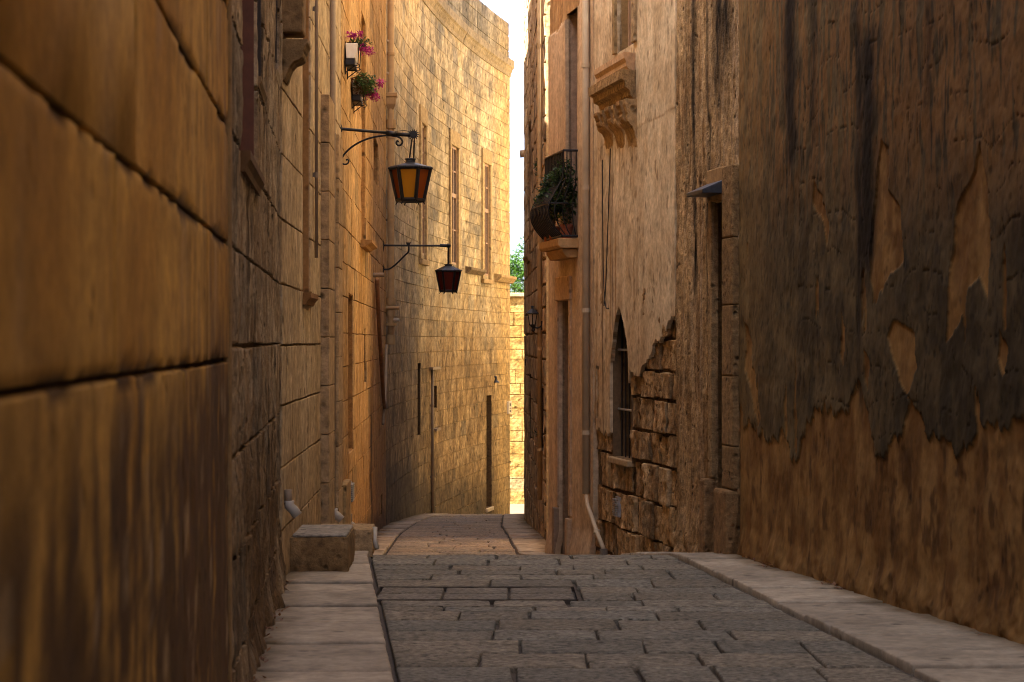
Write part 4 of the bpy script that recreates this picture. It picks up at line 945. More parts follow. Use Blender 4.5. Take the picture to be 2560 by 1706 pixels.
for i in range(12): MB().wbox(PW, 2 + i * .75 + .006, 2.75 + i * .75 - .006, zt_, zt_ + .12, -.5, .08).build('coping_stone', M['stone'], h11, col=blockcol((.50, .37, .2)), bevel=.015)

# ---- unseen arch over the camera, added to keep the near walls dim
PA = thing('added_shade_arch', (1.3, 1.0, float(ZG(1))), 'added unseen stone arch overhead that shades the near walls', 'arch')
mb = MB(); n = 10
for i in range(n):
    a0 = math.pi * i / n; a1 = math.pi * (i + 1) / n
    def ap(a, r, Y): return (1.85 - r * math.cos(a) * 2.75, Y, 2.55 + EZ + r * math.sin(a) * 1.0)
    for (Y0, Y1) in ((-5.5, 3.0),):
        mb.hexa([ap(a0, .9, Y0), ap(a1, .9, Y0), ap(a1, .9, Y1), ap(a0, .9, Y1), ap(a0, 1.25, Y0), ap(a1, 1.25, Y0), ap(a1, 1.25, Y1), ap(a0, 1.25, Y1)])
mb.build('shade_vault', M['stone'], PA, col=(.36, .25, .13))

# ------------------------------------------------------------------ street lamps
def at(x, y, Y): return Vector(((x - 1280) / F * Y, Y, EZ + (853 - y) / F * Y))
def smooth_path(P, n=6):
    P = [Vector(p) for p in P]; out = []
    for i in range(len(P) - 1):
        p0 = P[max(i - 1, 0)]; p1 = P[i]; p2 = P[i + 1]; p3 = P[min(i + 2, len(P) - 1)]
        for k in range(n):
            t = k / n; out.append(0.5 * ((2 * p1) + (p2 - p0) * t + (2 * p0 - 5 * p1 + 4 * p2 - p3) * t * t + (3 * p1 - p0 - 3 * p2 + p3) * t ** 3))
    return out + [P[-1]]
def lantern(root, c, rt, rb, h, roof_r, roof_h, cap_r, cap_h, glass, rot, n=6, scal=True, feet=True):
    """hexagonal hanging lantern: c is the centre of the body's top edge"""
    x, y, z = c
    def ring(r, zz): return [Vector((x + r * math.cos(rot + 2 * math.pi * k / n), y + r * math.sin(rot + 2 * math.pi * k / n), z + zz)) for k in range(n)]
    T, B = ring(rt, 0), ring(rb, -h); fr = MB()
    for k in range(n): fr.tube([T[k], B[k]], rt * .10, 6); fr.tube([T[k], T[(k + 1) % n]], rt * .10, 6); fr.tube([B[k], B[(k + 1) % n]], rt * .11, 6)
    fr.build('lantern_frame', M['iron'], root)
    for k in range(n):
        g = MB(); k2 = (k + 1) % n; ins = .985; q = [B[k], B[k2], T[k2], T[k]]; ctr = Vector((x, y, 0))
        q2 = [Vector((x + (p.x - x) * ins, y + (p.y - y) * ins, p.z)) for p in q]; q3 = [Vector((x + (p.x - x) * (ins - .02), y + (p.y - y) * (ins - .02), p.z)) for p in q]
        g.hexa(q3 + q2) if False else g.hexa([q2[0], q2[1], q3[1], q3[0], q2[3], q2[2], q3[2], q3[3]])
        g.build('glass_pane', glass[k % len(glass)], root)
    MB().lathe((x, y, z), [(roof_r, .0), (roof_r, .012), (cap_r, roof_h), (cap_r, roof_h + .001)], n, rot).build('lantern_roof', M['zinc'], root)
    MB().lathe((x, y, z + roof_h), [(cap_r * .9, 0), (cap_r * .9, cap_h * .7), (cap_r * 1.1, cap_h * .8), (cap_r * 1.1, cap_h), (cap_r * .3, cap_h * 1.15)], n, rot).build('lantern_cap', M['zinc'], root)
    if scal:
        R = ring(roof_r, .004); s_ = MB()
        for k in range(n):
            a, b = R[k], R[(k + 1) % n]
            for j in range(9):
                p = a.lerp(b, (j + .5) / 9); s_.lathe((p.x, p.y, p.z - .012), [(.002, -.008), (.012, 0), (.012, .014), (.006, .02)], 6)
        s_.build('scalloped_edge', M['iron'], root)
    if feet:
        for k in range(n): MB().tube([B[k], B[k] + Vector((0, 0, -.02)), B[k] + Vector(((B[k].x - x) * .12, (B[k].y - y) * .12, -.05))], [.012, .010, .004], 6).build('foot', M['iron'], root)
    MB().lathe((x, y, z - h), [(rb * .98, -.006), (rb * .98, .006)], n, rot).build('lantern_base', M['iron'], root)
    MB().lathe((x, y, z - h * .75), [(.02, 0), (.035, .05), (.04, .09), (.025, .13), (.01, .14)], 10).build('bulb', M['bulb'], root)

YL = 23.62
L1 = thing('street_lamp', at(851, 372, YL), 'ornate scrolled iron street lamp with amber six-sided lantern on the golden house', 'street lamp', 'hanging street lamps')
m = MB(); m.tube([at(851, 314, YL), at(851, 428, YL)], .011, 8); m.tube([at(851, 330, YL), at(851, 322, YL), at(851, 310, YL)], [.02, .03, .008], 8); m.tube([at(851, 428, YL), at(851, 421, YL), at(850, 432, YL)], [.012, .022, .004], 8); m.build('wall_bar', M['iron'], L1)
MB().tube([at(843, 321, YL), at(857, 323, YL), at(965, 332, YL)], .017, 10).tube([at(965, 333, YL), at(990, 336, YL)], .03, 10).tube([at(990, 336, YL), at(1028, 338, YL)], .022, 10).build('arm', M['iron'], L1, smooth=True)
arc = [(853, 404), (856, 393), (870, 376), (890, 361), (915, 349), (942, 342), (968, 339), (988, 341), (1000, 345), (1006, 354), (1003, 362), (996, 364), (991, 359), (993, 353), (997, 355)]
MB().tube(smooth_path([at(x, y, YL) for x, y in arc]), .011, 8).build('scroll', M['iron'], L1, smooth=True)
curl = [(851, 398), (853, 406), (860, 411), (868, 410), (872, 404), (869, 399), (865, 401)]
MB().tube(smooth_path([at(x, y, YL) for x, y in curl]), .009, 8).build('scroll', M['iron'], L1, smooth=True)
MB().tube(smooth_path([at(x, y, YL) for x, y in ((945, 328), (975, 330), (998, 328), (1012, 327), (1030, 331))]), .003, 6).build('supply_wire', M['cable'], L1)
c = at(1034, 337, YL); m = MB(); m.tube([c + Vector((0, -.035, 0)), c + Vector((0, .035, 0))], .042, 16)
for k in range(14): a = 2 * math.pi * k / 14; d = Vector((math.cos(a), 0, math.sin(a))); m.tube([c + d * .036, c + d * .062], [.009, .002], 6)
m.build('rosette', M['iron'], L1)
MB().tube([at(1030, 349, YL), at(1023, 402, YL)], .009, 8).build('hanger_rod', M['iron'], L1); MB().tube([at(1036, 349, YL), at(1034, 400, YL)], .009, 8).build('hanger_rod', M['iron'], L1)
k1 = YL / F
lantern(L1, at(1026, 421, YL), 46 * k1 * 1.1, 30 * k1 * 1.1, 80 * k1, 51 * k1 * 1.08, 14 * k1, 13 * k1, 10 * k1, [M['orange'], M['amber'], M['orange'], M['orange'], M['amber'], M['orange']], math.radians(-4))
YM = 37.0
L2 = thing('street_lamp', at(957, 640, YM), 'plain iron street lamp with braced arm and dark red lantern beside the drainpipe', 'street lamp', 'hanging street lamps')
m = MB(); m.tube([at(957, 597, YM), at(957, 616, YM), at(957, 634, YM)], [.006, .03, .006], 6); m.tube([at(957, 656, YM), at(957, 673, YM), at(957, 692, YM)], [.006, .03, .006], 6); m.build('wall_plate', M['iron'], L2)
MB().tube([at(950, 615, YM), at(960, 614, YM), at(1118, 615, YM)], .017, 8).tube([at(1100, 614, YM), at(1118, 615, YM)], .028, 8).build('arm', M['iron'], L2)
MB().tube(smooth_path([at(x, y, YM) for x, y in ((952, 674), (972, 673), (990, 661), (1012, 639), (1021, 630), (1022, 616))], 4), .015, 8).build('brace', M['iron'], L2, smooth=True)
m = MB(); c = at(1021, 610, YM)
for dx in (-.04, -.02, 0, .02, .04): m.tube([c + Vector((dx * .4, 0, -.02)), c + Vector((dx, 0, .035))], [.012, .003], 5)
m.build('crown_finial', M['iron'], L2)
MB().lathe(at(1121, 615, YM) + Vector((0, 0, -.04)), [(.01, 0), (.04, .02), (.045, .04), (.04, .06), (.01, .08)], 12).build('joint_knob', M['iron'], L2)
MB().tube([at(1121, 618, YM), at(1121, 664, YM)], .016, 8).build('hanger_rod', M['iron'], L2)
k2 = YM / F
lantern(L2, at(1121, 678, YM), 30 * k2, 20 * k2, 50 * k2, 34 * k2, 13 * k2, 10 * k2, 4 * k2, [M['redglass']], math.radians(4), scal=False)

# wall lantern on the corner house
YW = 31.7; WL = thing('wall_lantern', at(1356, 810, YW), 'small black wall lantern with clear panes on the corner house', 'wall lantern')
MB().tube([at(1357, 803, YW), at(1357, 826, YW)], .03, 8).build('wall_plate', M['iron'], WL)
MB().tube(smooth_path([at(x, y, YW) for x, y in ((1357, 812), (1348, 819), (1340, 820), (1334, 818))], 4), .012, 8).build('arm', M['iron'], WL)
kw = YW / F
lantern(WL, at(1331, 785, YW), 13 * kw, 8 * kw, 28 * kw, 18 * kw, 13 * kw, 4 * kw, 6 * kw, [M['clear']], math.radians(30), scal=False, feet=False)
MB().lathe(at(1333, 831, YW), [(.005, 0), (.03, .03), (.02, .06), (.05, .1)], 10).build('lantern_stem', M['iron'], WL)
# hooded spotlight over the far door
YS = 58.2; SP = thing('door_lamp', at(1227, 945, YS), 'small bell-shaped lamp on a bent arm above the far doorway', 'wall lamp')
MB().tube(smooth_path([at(x, y, YS) for x, y in ((1222, 947), (1232, 942), (1240, 943), (1240, 948))], 4), .03, 8).build('arm', M['zinc'], SP)
MB().lathe(at(1240, 957, YS), [(.10, 0), (.09, .02), (.04, .06), (.025, .12)], 14).build('lamp_shade', M['zinc'], SP); MB().box(at(1225, 946, YS), (.05, .1, .16)).build('wall_plate', M['zinc'], SP)
# camera-like floodlight on the corner house
YF = 40.5; FLD = thing('floodlight', at(1318, 905, YF), 'small black floodlight box on the corner house below the wall lantern', 'floodlight')
MB().box(at(1316, 906, YF), (.06, .14, .13)).build('lamp_body', M['iron'], FLD, bevel=.008); MB().tube([at(1316, 899, YF), at(1326, 898, YF)], .02, 8).build('arm', M['steel'], FLD)
# tiles with a house number
TL = thing('number_tile', PL3.pos(np.array([21.0]), EZ - 1.9, .05)[0], 'small pale number tile on the corner of the curved house', 'tile')
a, b, c_, d_ = PL3.rect(1268, 1004, 1275, 1034); b = min(b, sZ - .02)
MB().wbox(PL3, b - .42, b, c_, d_, .0, .06).build('tile_plate', M['tile'], TL, bevel=.004)
for (z0, z1) in ((.62, .86), (.40, .46), (.12, .30)):
    MB().wbox(PL3, b - .30, b - .12, c_ + (d_ - c_) * z0, c_ + (d_ - c_) * z1, .055, .064).build('mark', M['ink'], TL)

# ------------------------------------------------------------------ plants
def leaves(pts, size, seed, droop=.3):
    r = np.random.RandomState(seed); n = len(pts); V = []; Q = []; col = []
    for i, p in enumerate(pts):
        a = r.uniform(0, 2 * np.pi); t = r.uniform(-.6, .9); L = size * r.uniform(.6, 1.3); w = L * .45
        d = np.array([math.cos(a) * math.cos(t), math.sin(a) * math.cos(t), math.sin(t) - droop * .4]); d /= np.linalg.norm(d)
        u = np.cross(d, [0, 0, 1.0]); u /= (np.linalg.norm(u) + 1e-6); nn = np.cross(u, d); b = len(V)
        V += [p, p + d * L * .45 + u * w * .5 + nn * L * .05, p + d * L, p + d * L * .45 - u * w * .5 + nn * L * .05]; Q.append((b, b + 1, b + 2, b + 3)); g = r.uniform(0, 1); col += [(g, g, g)] * 4
    return np.array(V), np.array(Q), np.array(col)
def cloud(c, rad, n, seed):
    r = np.random.RandomState(seed); P = r.normal(size=(n * 2, 3)); P /= np.linalg.norm(P, axis=1)[:, None]; P *= r.uniform(.25, 1, (n * 2, 1)) ** .6
    lump = fbm(P[:, 0] * 2 + 9, P[:, 2] * 2 + P[:, 1] * 1.7 + 5, seed); P = P[lump > .42][:n]
    return np.array(c) + P * np.array(rad)
def foliage(name, c, rad, n, size, mat, root, seed):
    V, Q, col = leaves(cloud(c, rad, n, seed), size, seed); return obj_np(name, V, Q, mat, root, col, smooth=False)
def blossom(c, r, root, seed):
    V, Q, col = leaves(cloud(c, (r, r, r), 70, seed), r * .85, seed, 0); obj_np('blossom', V, Q, M['petal'], root, col, smooth=False)

def planter(x0, x1, yt, yb, Y, label, seed, boxm):
    """box on a scrolled bracket: seen end-on, running along the wall"""
    s = PL2.sx(x0); th = thing('flower_box', PL2.pos(np.array([s]), PL2.zy(s, yb), 0)[0], label, 'flower box', 'flower boxes on brackets')
    zt = PL2.zy(s, yt); zb = PL2.zy(s, yb); w = (x1 - x0) / F * Y
    m = MB(); P = PL2.pos(np.array([s, s + .55, s + .55, s] * 2), np.array([zb] * 4 + [zt] * 4), np.array([.03, .03, w * .82, w * .82, .02, .02, w, w])); m.hexa(P.tolist()); m.build('box', boxm, th, bevel=.008)
    MB().wbox(PL2, s + .02, s + .53, zt, zt + .012, .035, w - .02).build('soil', M['soil'], th)
    MB().wbox(PL2, s - .01, s + .56, zb - .075, zb - .004, .02, w * .80).build('drip_tray', M['iron'], th, bevel=.006)
    zz = zb - .08
    for q in (s + .03, s + .5):
        br = MB()
        p = PL2.pos(np.full(3, q), np.array([zt + .02, zz, zz - .10]), np.array([.018] * 3)); br.tube(p.tolist(), .007, 6)
        p = PL2.pos(np.full(2, q), np.array([zz - .08, zz]), np.array([.02, w * .8])); br.tube(p.tolist(), .006, 6)
        p = PL2.pos(np.full(2, q), np.array([zz, zz]), np.array([.02, w * .95])); br.tube(p.tolist(), .006, 6)
        ang = np.linspace(0, 1.6 * np.pi, 10); p = PL2.pos(np.full(10, q), zz + .025 * np.cos(ang) - .0, w * .95 + .025 * np.sin(ang)); br.tube(p.tolist(), .005, 6)
        p = PL2.pos(np.full(3, q), np.array([zz, zt - .01, zt - .01]), np.array([w, w + .012, w])); br.tube(p.tolist(), .006, 6)
        br.build('bracket', M['iron'], th)
    return th, s, zt, zb, w
_, s1_, zt1, zb1, w1_ = planter(859, 894, 108, 146, 24.4, 'white flower box on iron bracket, the higher of the pair', 1, M['box_white'])
_, s2_, zt2, zb2, w2_ = planter(876, 908, 202, 236, 25.8, 'white flower box almost hidden by its trailing geranium, lower of the pair', 2, M['box_white'])
p = PL2.pos(np.array([s1_ + .28]), zt1, w1_ * .6)[0]
G1 = thing('geranium', p, 'sparse geranium with magenta blooms growing in the higher flower box', 'flower')
Yp = p[1]
foliage('foliage', at(903, 112, Yp), (.12, .26, .06), 240, .055, M['leaf'], G1, 11); m = MB()
for (x, y) in ((877, 90), (899, 88), (908, 123), (922, 131), (918, 118), (870, 108)): m.tube(smooth_path([Vector(p), at((x + 890) / 2, (y + 104) / 2 - 2, Yp), at(x, y, Yp)], 3), .004, 5)
m.build('stem', M['leaf_dry'], G1)
for i, (x, y, r) in enumerate(((877, 91, .045), (899, 88, .034), (908, 125, .042), (922, 131, .044))): blossom(at(x, y, Yp - .05 * i), r * 1.35, G1, 20 + i)
p = PL2.pos(np.array([s2_ + .28]), zt2, w2_ * .6)[0]; Yp = p[1]
G2 = thing('geranium', p, 'bushy trailing geranium with russet leaves and magenta blooms in the lower flower box', 'flower')
foliage('foliage', at(907, 213, Yp - .2), (.19, .28, .14), 800, .06, M['leaf_pot'], G2, 12); foliage('foliage', at(900, 212, Yp - .3), (.13, .16, .13), 200, .06, M['leaf_dry'], G2, 13)
m = MB()
for (x, y) in ((945, 210), (935, 238), (915, 236), (890, 200)): m.tube(smooth_path([Vector(p), at((x + 895) / 2, (y + 200) / 2, Yp), at(x, y, Yp)], 3), .004, 5)
m.build('stem', M['leaf_dry'], G2)
for i, (x, y, r) in enumerate(((952, 209, .040), (935, 238, .046), (938, 244, .04), (913, 236, .040), (926, 240, .036))): blossom(at(x, y, Yp - .12), r * 1.35, G2, 30 + i)

# balcony pots and shrubs
for i, (t, dd, hh, rr, nl, lab) in enumerate(((.16, .13, .62, .17, 520, 'tall dark leafy shrub in a terracotta pot at the open end of the balcony'), (.55, .19, .50, .19, 520, 'dark leafy shrub in a pot in the middle of the balcony'), (.85, .19, .36, .15, 300, 'low leafy plant in a pot at the far end of the balcony'))):
    q = b0 + (b1 - b0) * t; c = PR2.pos(np.array([q]), zs_ + .006, dd)[0]
    PT = thing('potted_shrub', c, lab, 'potted plant', 'pots on the balcony')
    MB().lathe(c, [(.055, 0), (.075, .13), (.085, .13), (.085, .165), (.07, .165), (.068, .145)], 16).build('pot', M['terracotta'], PT, smooth=False)
    m = MB()
    for j in range(4): m.tube([Vector(c) + Vector((0, 0, .1)), Vector(c) + Vector((.03 * (j - 1.5), .04 * ((j * 7) % 3 - 1), .1 + hh * (.7 + .1 * j)))], [.008, .004], 5)
    m.build('stem', M['bark'], PT)
    foliage('foliage', c + np.array([-.02, -.02, .26 + hh * .5]), (rr * 1.0, rr * 1.35, hh * .62), int(nl * 1.9), .075, M['leaf'], PT, 40 + i)
    if i == 0: foliage('foliage', c + np.array([-.02, -.02, .2]), (.09, .09, .08), 60, .06, M['leaf'], PT, 47)
for (x, y, Y, n, r, lab) in ((1343, 420, 32.4, 260, (.055, .25, .17), 'small green bush rooted high on the corner house wall'), (1346, 1086, 32.5, 60, (.06, .12, .05), 'little spiky plant growing low on the corner house wall')):
    s = PR3.sY(Y); c = np.array(PR3.pos(np.array([s]), PR3.zy(s, y), .05)[0])
    WP = thing('wall_plant', c, lab, 'plant'); foliage('foliage', c, r, n, .06, M['leaf'], WP, int(x + y)); MB().tube([Vector(c) + Vector((.1, 0, -.06)), Vector(c) + Vector((0, 0, 0)), Vector(c) + Vector((-.03, 0, .1))], .01, 5).build('stem', M['bark'], WP)

# tree behind the garden wall
T0 = thing('leafy_tree', (.6, 76, EZ - 5.3 + .0), 'sunlit green tree rising behind the garden wall at the street end', 'tree')
tr = MB(); base = Vector((.6, 76, EZ - 5.3)); rt = random.Random(5)
tr.tube([base, base + Vector((.05, 0, 3.0)), base + Vector((-.05, .1, 5.4)), base + Vector((.05, 0, 7.6))], [.26, .2, .15, .05], 10)
for k in range(16):
    z = rt.uniform(3.8, 7.0); a = rt.uniform(0, 6.28); L = rt.uniform(.8, 1.9); b_ = base + Vector((0, 0, z)); e = b_ + Vector((math.cos(a) * L, math.sin(a) * L, L * .6)); tr.tube([b_, b_.lerp(e, .5) + Vector((0, 0, .12)), e], [.07, .045, .015], 6)
tr.build('trunk', M['bark'], T0, smooth=True)
cl = []
for k in range(46):
    a = rt.uniform(0, 6.28); rr = 2.0 * math.sqrt(rt.random()); z = rt.uniform(4.6, 8.9); sc = 1 - max(0, (z - 6.8)) / 3.4; cl.append(cloud(np.array(base) + np.array([math.cos(a) * rr * sc, math.sin(a) * rr * sc, z]), (.55, .55, .42), 300, 600 + k))
V, Q, cc = leaves(np.vstack(cl), .15, 77); obj_np('crown', V, Q, M['leaf_sun'], T0, cc, smooth=False)

# ------------------------------------------------------------------ pipes and cables on the walls
def wall_pipe(name, plan, path, r, mat, label, d=None, cat='drainpipe', coll=True, bend=None, group=None):
    """path of photograph points on the wall's surface; clips hold it to the wall"""
    d = (r + .02) if d is None else d; S = [plan.sx(x) for x, y in path]; Z = [plan.zy(s, y) for s, (x, y) in zip(S, path)]
    P = plan.pos(np.array(S), np.array(Z), np.full(len(S), d)); i = int(np.argmin(Z))
    th = thing(name, P[i], label, cat, group); MB().tube(P.tolist(), r, 12).build('pipe', mat, th, smooth=True)
    if coll:
        zt, zb = max(Z), min(Z); n = max(1, int(min(zt - zb, 9) / 1.3))
        for k in range(n):
            z = zb + (min(zt, zb + 9) - zb) * (k + .5) / n; s = float(np.interp(z, Z[::-1] if Z[0] > Z[-1] else Z, S[::-1] if Z[0] > Z[-1] else S))
            c = plan.pos(np.array([s, s]), np.array([z - .025, z + .025]), np.array([d, d])); MB().tube(c.tolist(), r * 1.18, 12).build('collar', mat, th)
            MB().wbox(plan, s - r * .4, s + r * .4, z - .02, z + .02, -.02, d).build('clip', M['darkpipe'], th)
    return th
def shoe(plan, th, x, y0, y1, r, out, mat):
    s = plan.sx(x); p = plan.pos(np.full(4, s), np.array([plan.zy(s, y0), plan.zy(s, y0 + (y1 - y0) * .35), plan.zy(s, y0 + (y1 - y0) * .6), plan.zy(s, y1)]), np.array([r + .02, r + .02, r + .05, out])); MB().tube(p.tolist(), r, 12).build('outlet_shoe', mat, th, smooth=True)
t = wall_pipe('drainpipe', PL2, [(703, 1225), (703, 1262)], .03, M['brownpipe'], 'short pipe stub with white foot at the start of the cream house', coll=False); shoe(PL2, t, 703, 1252, 1290, .038, .12, M['pvc'])
t = wall_pipe('drainpipe', PL2, [(819, -600), (819, 1280)], .03, M['brownpipe'], 'brownish downpipe with white foot between the two pilaster strips'); shoe(PL2, t, 819, 1272, 1300, .042, .14, M['pvc'])
wall_pipe('drainpipe', PL2, [(781, -600), (781, 645)], .016, M['brownpipe'], 'thin brown pipe beside the upper window of the cream house')
a, b, c_, d_ = PL2.rect(850, 1205, 862, 1340); MB().wbox(PL2, a, b, c_, d_, -.02, .07).build('pilaster_base', M['stone'], h4, col=(.38, .25, .11), bevel=.015)
t = wall_pipe('drainpipe', PL2, [(866, 1285), (866, 1308)], .025, M['brownpipe'], 'stub pipe with white foot low on the golden house', coll=False); shoe(PL2, t, 866, 1298, 1320, .025, .10, M['pvc'])
t = wall_pipe('drainpipe', PL2, [(934, 700), (940, 830), (951, 1000), (955, 1020)], .032, M['rustpipe'], 'rusty brown pipe leaning across the golden house', coll=False)
a = PL2.sx(932); c = Vector(PL2.pos(np.array([a]), PL2.zy(a, 688), .06)[0]); MB().tube([c + Vector((-.1, 0, 0)), c + Vector((.12, -.05, 0))], .035, 10).build('valve', M['brownpipe'], t)
t = wall_pipe('drainpipe', PL2, [(964.5, -700), (964.5, 800), (964.5, 862)], .062, M['creampipe'], 'thick cream drainpipe with hopper head where golden and curved houses meet', d=.09)
sC = PL2.sx(964.5)
def cz(y): return PL2.zy(sC, y)
cp = Vector(PL2.pos(np.array([sC]), 0., .09)[0])
MB().lathe((cp.x, cp.y, cz(275)), [(.075, 0), (.13, .10), (.14, .22), (.17, .235), (.17, .30), (.1, .30)], 4, math.pi / 4).build('hopper_head', M['creampipe'], t, bevel=.008)
for (y0, y1, r) in ((300, 322, .095), (745, 762, .09), (775, 790, .08), (808, 815, .11), (838, 862, .08)): MB().tube([(cp.x, cp.y, cz(y0)), (cp.x, cp.y, cz(y1))], r, 12).build('collar', M['creampipe'], t)
MB().tube([(cp.x - .12, cp.y - .05, cz(105)), (cp.x - .12, cp.y - .05, cz(240))], .05, 10).build('branch_pipe', M['greypipe'], t, smooth=True)
for y in (104, 185): MB().tube([(cp.x - .22, cp.y - .05, cz(y)), (cp.x + .02, cp.y - .02, cz(y))], .03, 8).build('pipe_clamp', M['greypipe'], t)
MB().tube([(cp.x - .12, cp.y - .06, cz(770)), (cp.x + .16, cp.y - .06, cz(770))], .035, 8).build('branch_pipe', M['creampipe'], t); MB().tube([(cp.x, cp.y, cz(800)), (cp.x + .16, cp.y - .04, cz(801))], .03, 8).build('branch_pipe', M['pvc'], t)
wall_pipe('drainpipe', PL2, [(960, 862), (957, 1000), (951, 1060)], .024, M['brownpipe'], 'thin brown pipe running down below the thick hopper pipe', coll=False)
t = wall_pipe('drainpipe', PL3, [(1075, 925), (1075, 1282)], .035, M['brownpipe'], 'brown downpipe low on the curved house beside a niche')
for (x0, x1, y) in ((1072, 1092, 921), (1081, 1092, 1074)):
    a, b, c_, d_ = PL3.rect(x0, y - 3, x1, y + 3); MB().wbox(PL3, a, b, c_, d_, -.01, .10).build('cable_bracket', M['brownpipe'], t)
wall_pipe('drainpipe', PR2, [(1481, -600), (1481, 1235)], .042, M['greypipe'], 'pale grey drainpipe between the peach house and the crumbling house', d=.075)
t = thing('outlet_pipe', PR2.pos(np.array([PR2.sx(1530)]), PR2.zy(PR2.sx(1530), 1385), .1)[0], 'slanting white waste pipe at the foot of the crumbling house', 'pipe')
p = [PR2.pos(np.array([PR2.sx(x)]), PR2.zy(PR2.sx(x), y), d)[0] for x, y, d in ((1482, 1240, .075), (1488, 1262, .09), (1512, 1330, .09), (1529, 1372, .09))]
MB().tube(p, .024, 12).build('pipe', M['greypipe'], t, smooth=True); MB().tube([p[-1], Vector(p[-1]) + Vector((.01, -.02, -.3))], .045, 12).build('pipe_end', M['darkpipe'], t); MB().tube([Vector(p[2]) + Vector((.005, .01, .02)), Vector(p[2]) - Vector((.005, .01, .02))], .037, 12).build('collar', M['greypipe'], t)
wall_pipe('drainpipe', PR3, [(1358.5, -500), (1358.5, 1250)], .035, M['creampipe'], 'slim cream pipe at the near edge of the corner house')
for (pts, lab) in ((((1516, 400), (1517, 560), (1519, 700), (1524, 765), (1531, 772)), 'black cable hanging down to the pointed window'), (((1536, 372), (1530, 560), (1524, 720), (1520, 765)), 'second black cable slung from below the corbels')):
    S = [PR2.sx(x) for x, y in pts]; P = PR2.pos(np.array(S), np.array([PR2.zy(s, y) for s, (x, y) in zip(S, pts)]), np.full(len(pts), .045)); c = thing('cable', P[-1], lab, 'cable'); MB().tube(smooth_path(P.tolist(), 4), .006, 6).build('cable_run', M['cable'], c)
# vent grilles
for plan, r, root, lab in ((PL2, (870, 1208, 875, 1252), h4, 0), (PR2, (1543, 1245, 1550, 1290), h8, 0)):
    a, b, c_, d_ = plan.rect(*r); m = MB(); n = 9
    for k in range(n): m.wbox(plan, a, b, c_ + (d_ - c_) * k / n, c_ + (d_ - c_) * (k + .55) / n, .02, .055)
    m.wbox(plan, a - .01, b + .01, c_ - .01, d_ + .01, -.01, .022); m.build('vent_grille', M['steel'], root)

# ------------------------------------------------------------------ stone blocks and cover in the street
BL = thing('stone_block', (-1.55, 16.9, float(ZG(16.9)) + .03), 'squat dark-stained stone bench block on the left pavement', 'block')
def stone(name, root, c, d, col, seed, rot=0, rough=.012):
    n = [max(3, int(v / .05)) for v in d]; V = []; Q = []; r = []
    def face(o, u, v, nu, nv):
        b = len(V)
        for i in range(nu + 1):
            for j in range(nv + 1): V.append(o + u * (i / nu) + v * (j / nv))
        for i in range(nu):
            for j in range(nv): a = b + i * (nv + 1) + j; Q.append((a, a + nv + 1, a + nv + 2, a + 1))
    D = np.array(d, float); o = -D / 2; X, Y, Z = np.array([D[0], 0, 0]), np.array([0, D[1], 0]), np.array([0, 0, D[2]])
    face(o, Y, X, n[1], n[0]); face(o + Z, X, Y, n[0], n[1]); face(o, X, Z, n[0], n[2]); face(o + Y, Z, X, n[2], n[0]); face(o, Z, Y, n[2], n[1]); face(o + X, Y, Z, n[1], n[2])
    P = np.array(V); e = np.sort(np.abs(P) / (D / 2), 1); near = np.clip((np.minimum(e[:, 1], e[:, 2]) - .90) / .1, 0, 1)
    Nn = P / (D / 2); k = (fbm(P[:, 0] * 9 + P[:, 2] * 7, P[:, 1] * 9 - P[:, 2] * 5, seed) - .5)
    P = P - P * (.035 * near * (.4 + vn(P[:, 0] * 12 + P[:, 2] * 3, P[:, 1] * 12 + P[:, 2] * 9, seed + 1)))[:, None] + Nn * (rough * k)[:, None]
    cc = np.asarray(col)[None] * (.55 + .9 * fbm(P[:, 0] * 6 + 3, P[:, 2] * 6 + P[:, 1] * 5, seed + 2))[:, None]; cs, sn = math.cos(rot), math.sin(rot)
    P = np.stack([P[:, 0] * cs - P[:, 1] * sn, P[:, 0] * sn + P[:, 1] * cs, P[:, 2]], 1) + np.array(c)
    return obj_np(name, P, np.array(Q), M['rough'], root, cc)
zb_ = float(ZG(16.9)) + .028
stone('block', BL, (-1.525, 16.98, zb_ + .138), (.50, .96, .276), (.24, .15, .065), 301, .02)
stone('cap_slab', BL, (-1.50, 16.99, zb_ + .283), (.42, .93, .022), (.30, .27, .22), 304, .02, .004)
B2 = thing('stone_step', (-1.45, 19.1, float(ZG(19.1)) + .03), 'lower pale stone doorstep behind the dark stained block', 'step')
stone('block', B2, (-1.49, 19.2, float(ZG(19.2)) + .02 + .115), (.50, .62, .25), (.42, .29, .15), 302, .03)
t = thing('waste_pipe', (-1.215, 19.0, float(ZG(19)) + .03), 'stub of white pipe beside the pale doorstep', 'pipe'); MB().tube([(-1.225, 19.05, float(ZG(19)) + .24), (-1.225, 19.0, float(ZG(19)) + .14), (-1.20, 18.96, float(ZG(19)) + .06)], .024, 12).build('pipe', M['pvc'], t, smooth=True)
CV = thing('access_cover', (-.26, 15.15, float(ZG(15.15))), 'large paved access cover with thin metal frame set in the roadway', 'cover'); cm = MB()
x0, x1, y0, y1 = COVER[0] + .02, COVER[1], COVER[2] + .01, COVER[3] - .01
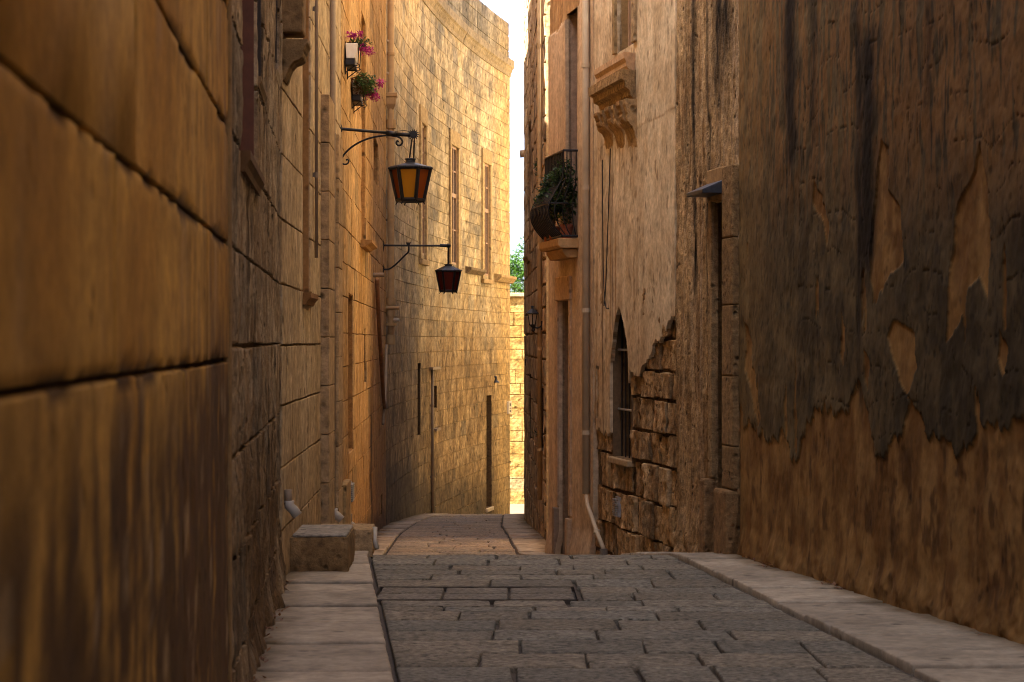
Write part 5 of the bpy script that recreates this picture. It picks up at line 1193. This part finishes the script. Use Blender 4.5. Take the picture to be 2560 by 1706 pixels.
def bar(xa, ya, xb, yb, w, h, mbx):
    za, zb = float(ZG(ya)), float(ZG(yb)); d = Vector((xb - xa, yb - ya, 0)).normalized(); p = Vector((-d.y, d.x, 0)) * w / 2
    A, B = Vector((xa, ya, za)), Vector((xb, yb, zb)); Zl = Vector((0, 0, -.04)); Zh = Vector((0, 0, h)); mbx.hexa([A - p + Zl, B - p + Zl, B + p + Zl, A + p + Zl, A - p + Zh, B - p + Zh, B + p + Zh, A + p + Zh])
for (a, b, c_, d_) in ((x0, y0, x1, y0), (x0, y1, x1, y1), (x0, y0 + .01, x0, y1 - .01), (x1, y0 + .01, x1, y1 - .01)):
    m = MB(); bar(a, b, c_, d_, .006, .001, m); m.build('frame_bar', M['mortar'], CV)
for i in range(3):
    for j in range(2):
        xa = x0 + .012 + (x1 - x0 - .024) * i / 3; xb = x0 + .012 + (x1 - x0 - .024) * (i + 1) / 3; ya = y0 + .012 + (y1 - y0 - .024) * j / 2; yb = y0 + .012 + (y1 - y0 - .024) * (j + 1) / 2
        paver('paving_infill', CV, [(xa + .005, ya + .005), (xb - .005, ya + .005), (xb - .005, yb - .005), (xa + .005, yb - .005)], M['sett'], np.array([.165, .145, .112]) * rs.uniform(.88, 1.1), 7, 5, -.004, .005, .012, 400 + i * 3 + j)

# ------------------------------------------------------------------ weeds and leaf litter along the wall feet
for nm, fx, y0, y1, n, sd, mt in (('weeds', lambda Y: XL(Y) + .03, 9.0, 16.2, 260, 901, 'leaf_dry'), ('weeds', lambda Y: XR(Y) - .05, 11.5, 17.8, 160, 902, 'leaf_dry')):
    r = np.random.RandomState(sd); Y = y0 + (y1 - y0) * r.rand(n * 3); Y = Y[fbm(Y * 1.7, Y * 0, sd) > .52][:n]; X = fx(Y) + r.normal(size=len(Y)) * .035; P = np.stack([X, Y, ZG(Y) + .035 + .01 * r.rand(len(Y))], 1)
    V, Q, cc = leaves(P, .045, sd, .8); tag(obj_np(nm, V, Q, M[mt], None, cc, smooth=False), 'dry weeds and leaf litter along the foot of the ' + ('ochre wall' if sd == 901 else 'peeling wall'), 'weeds', kind='stuff')
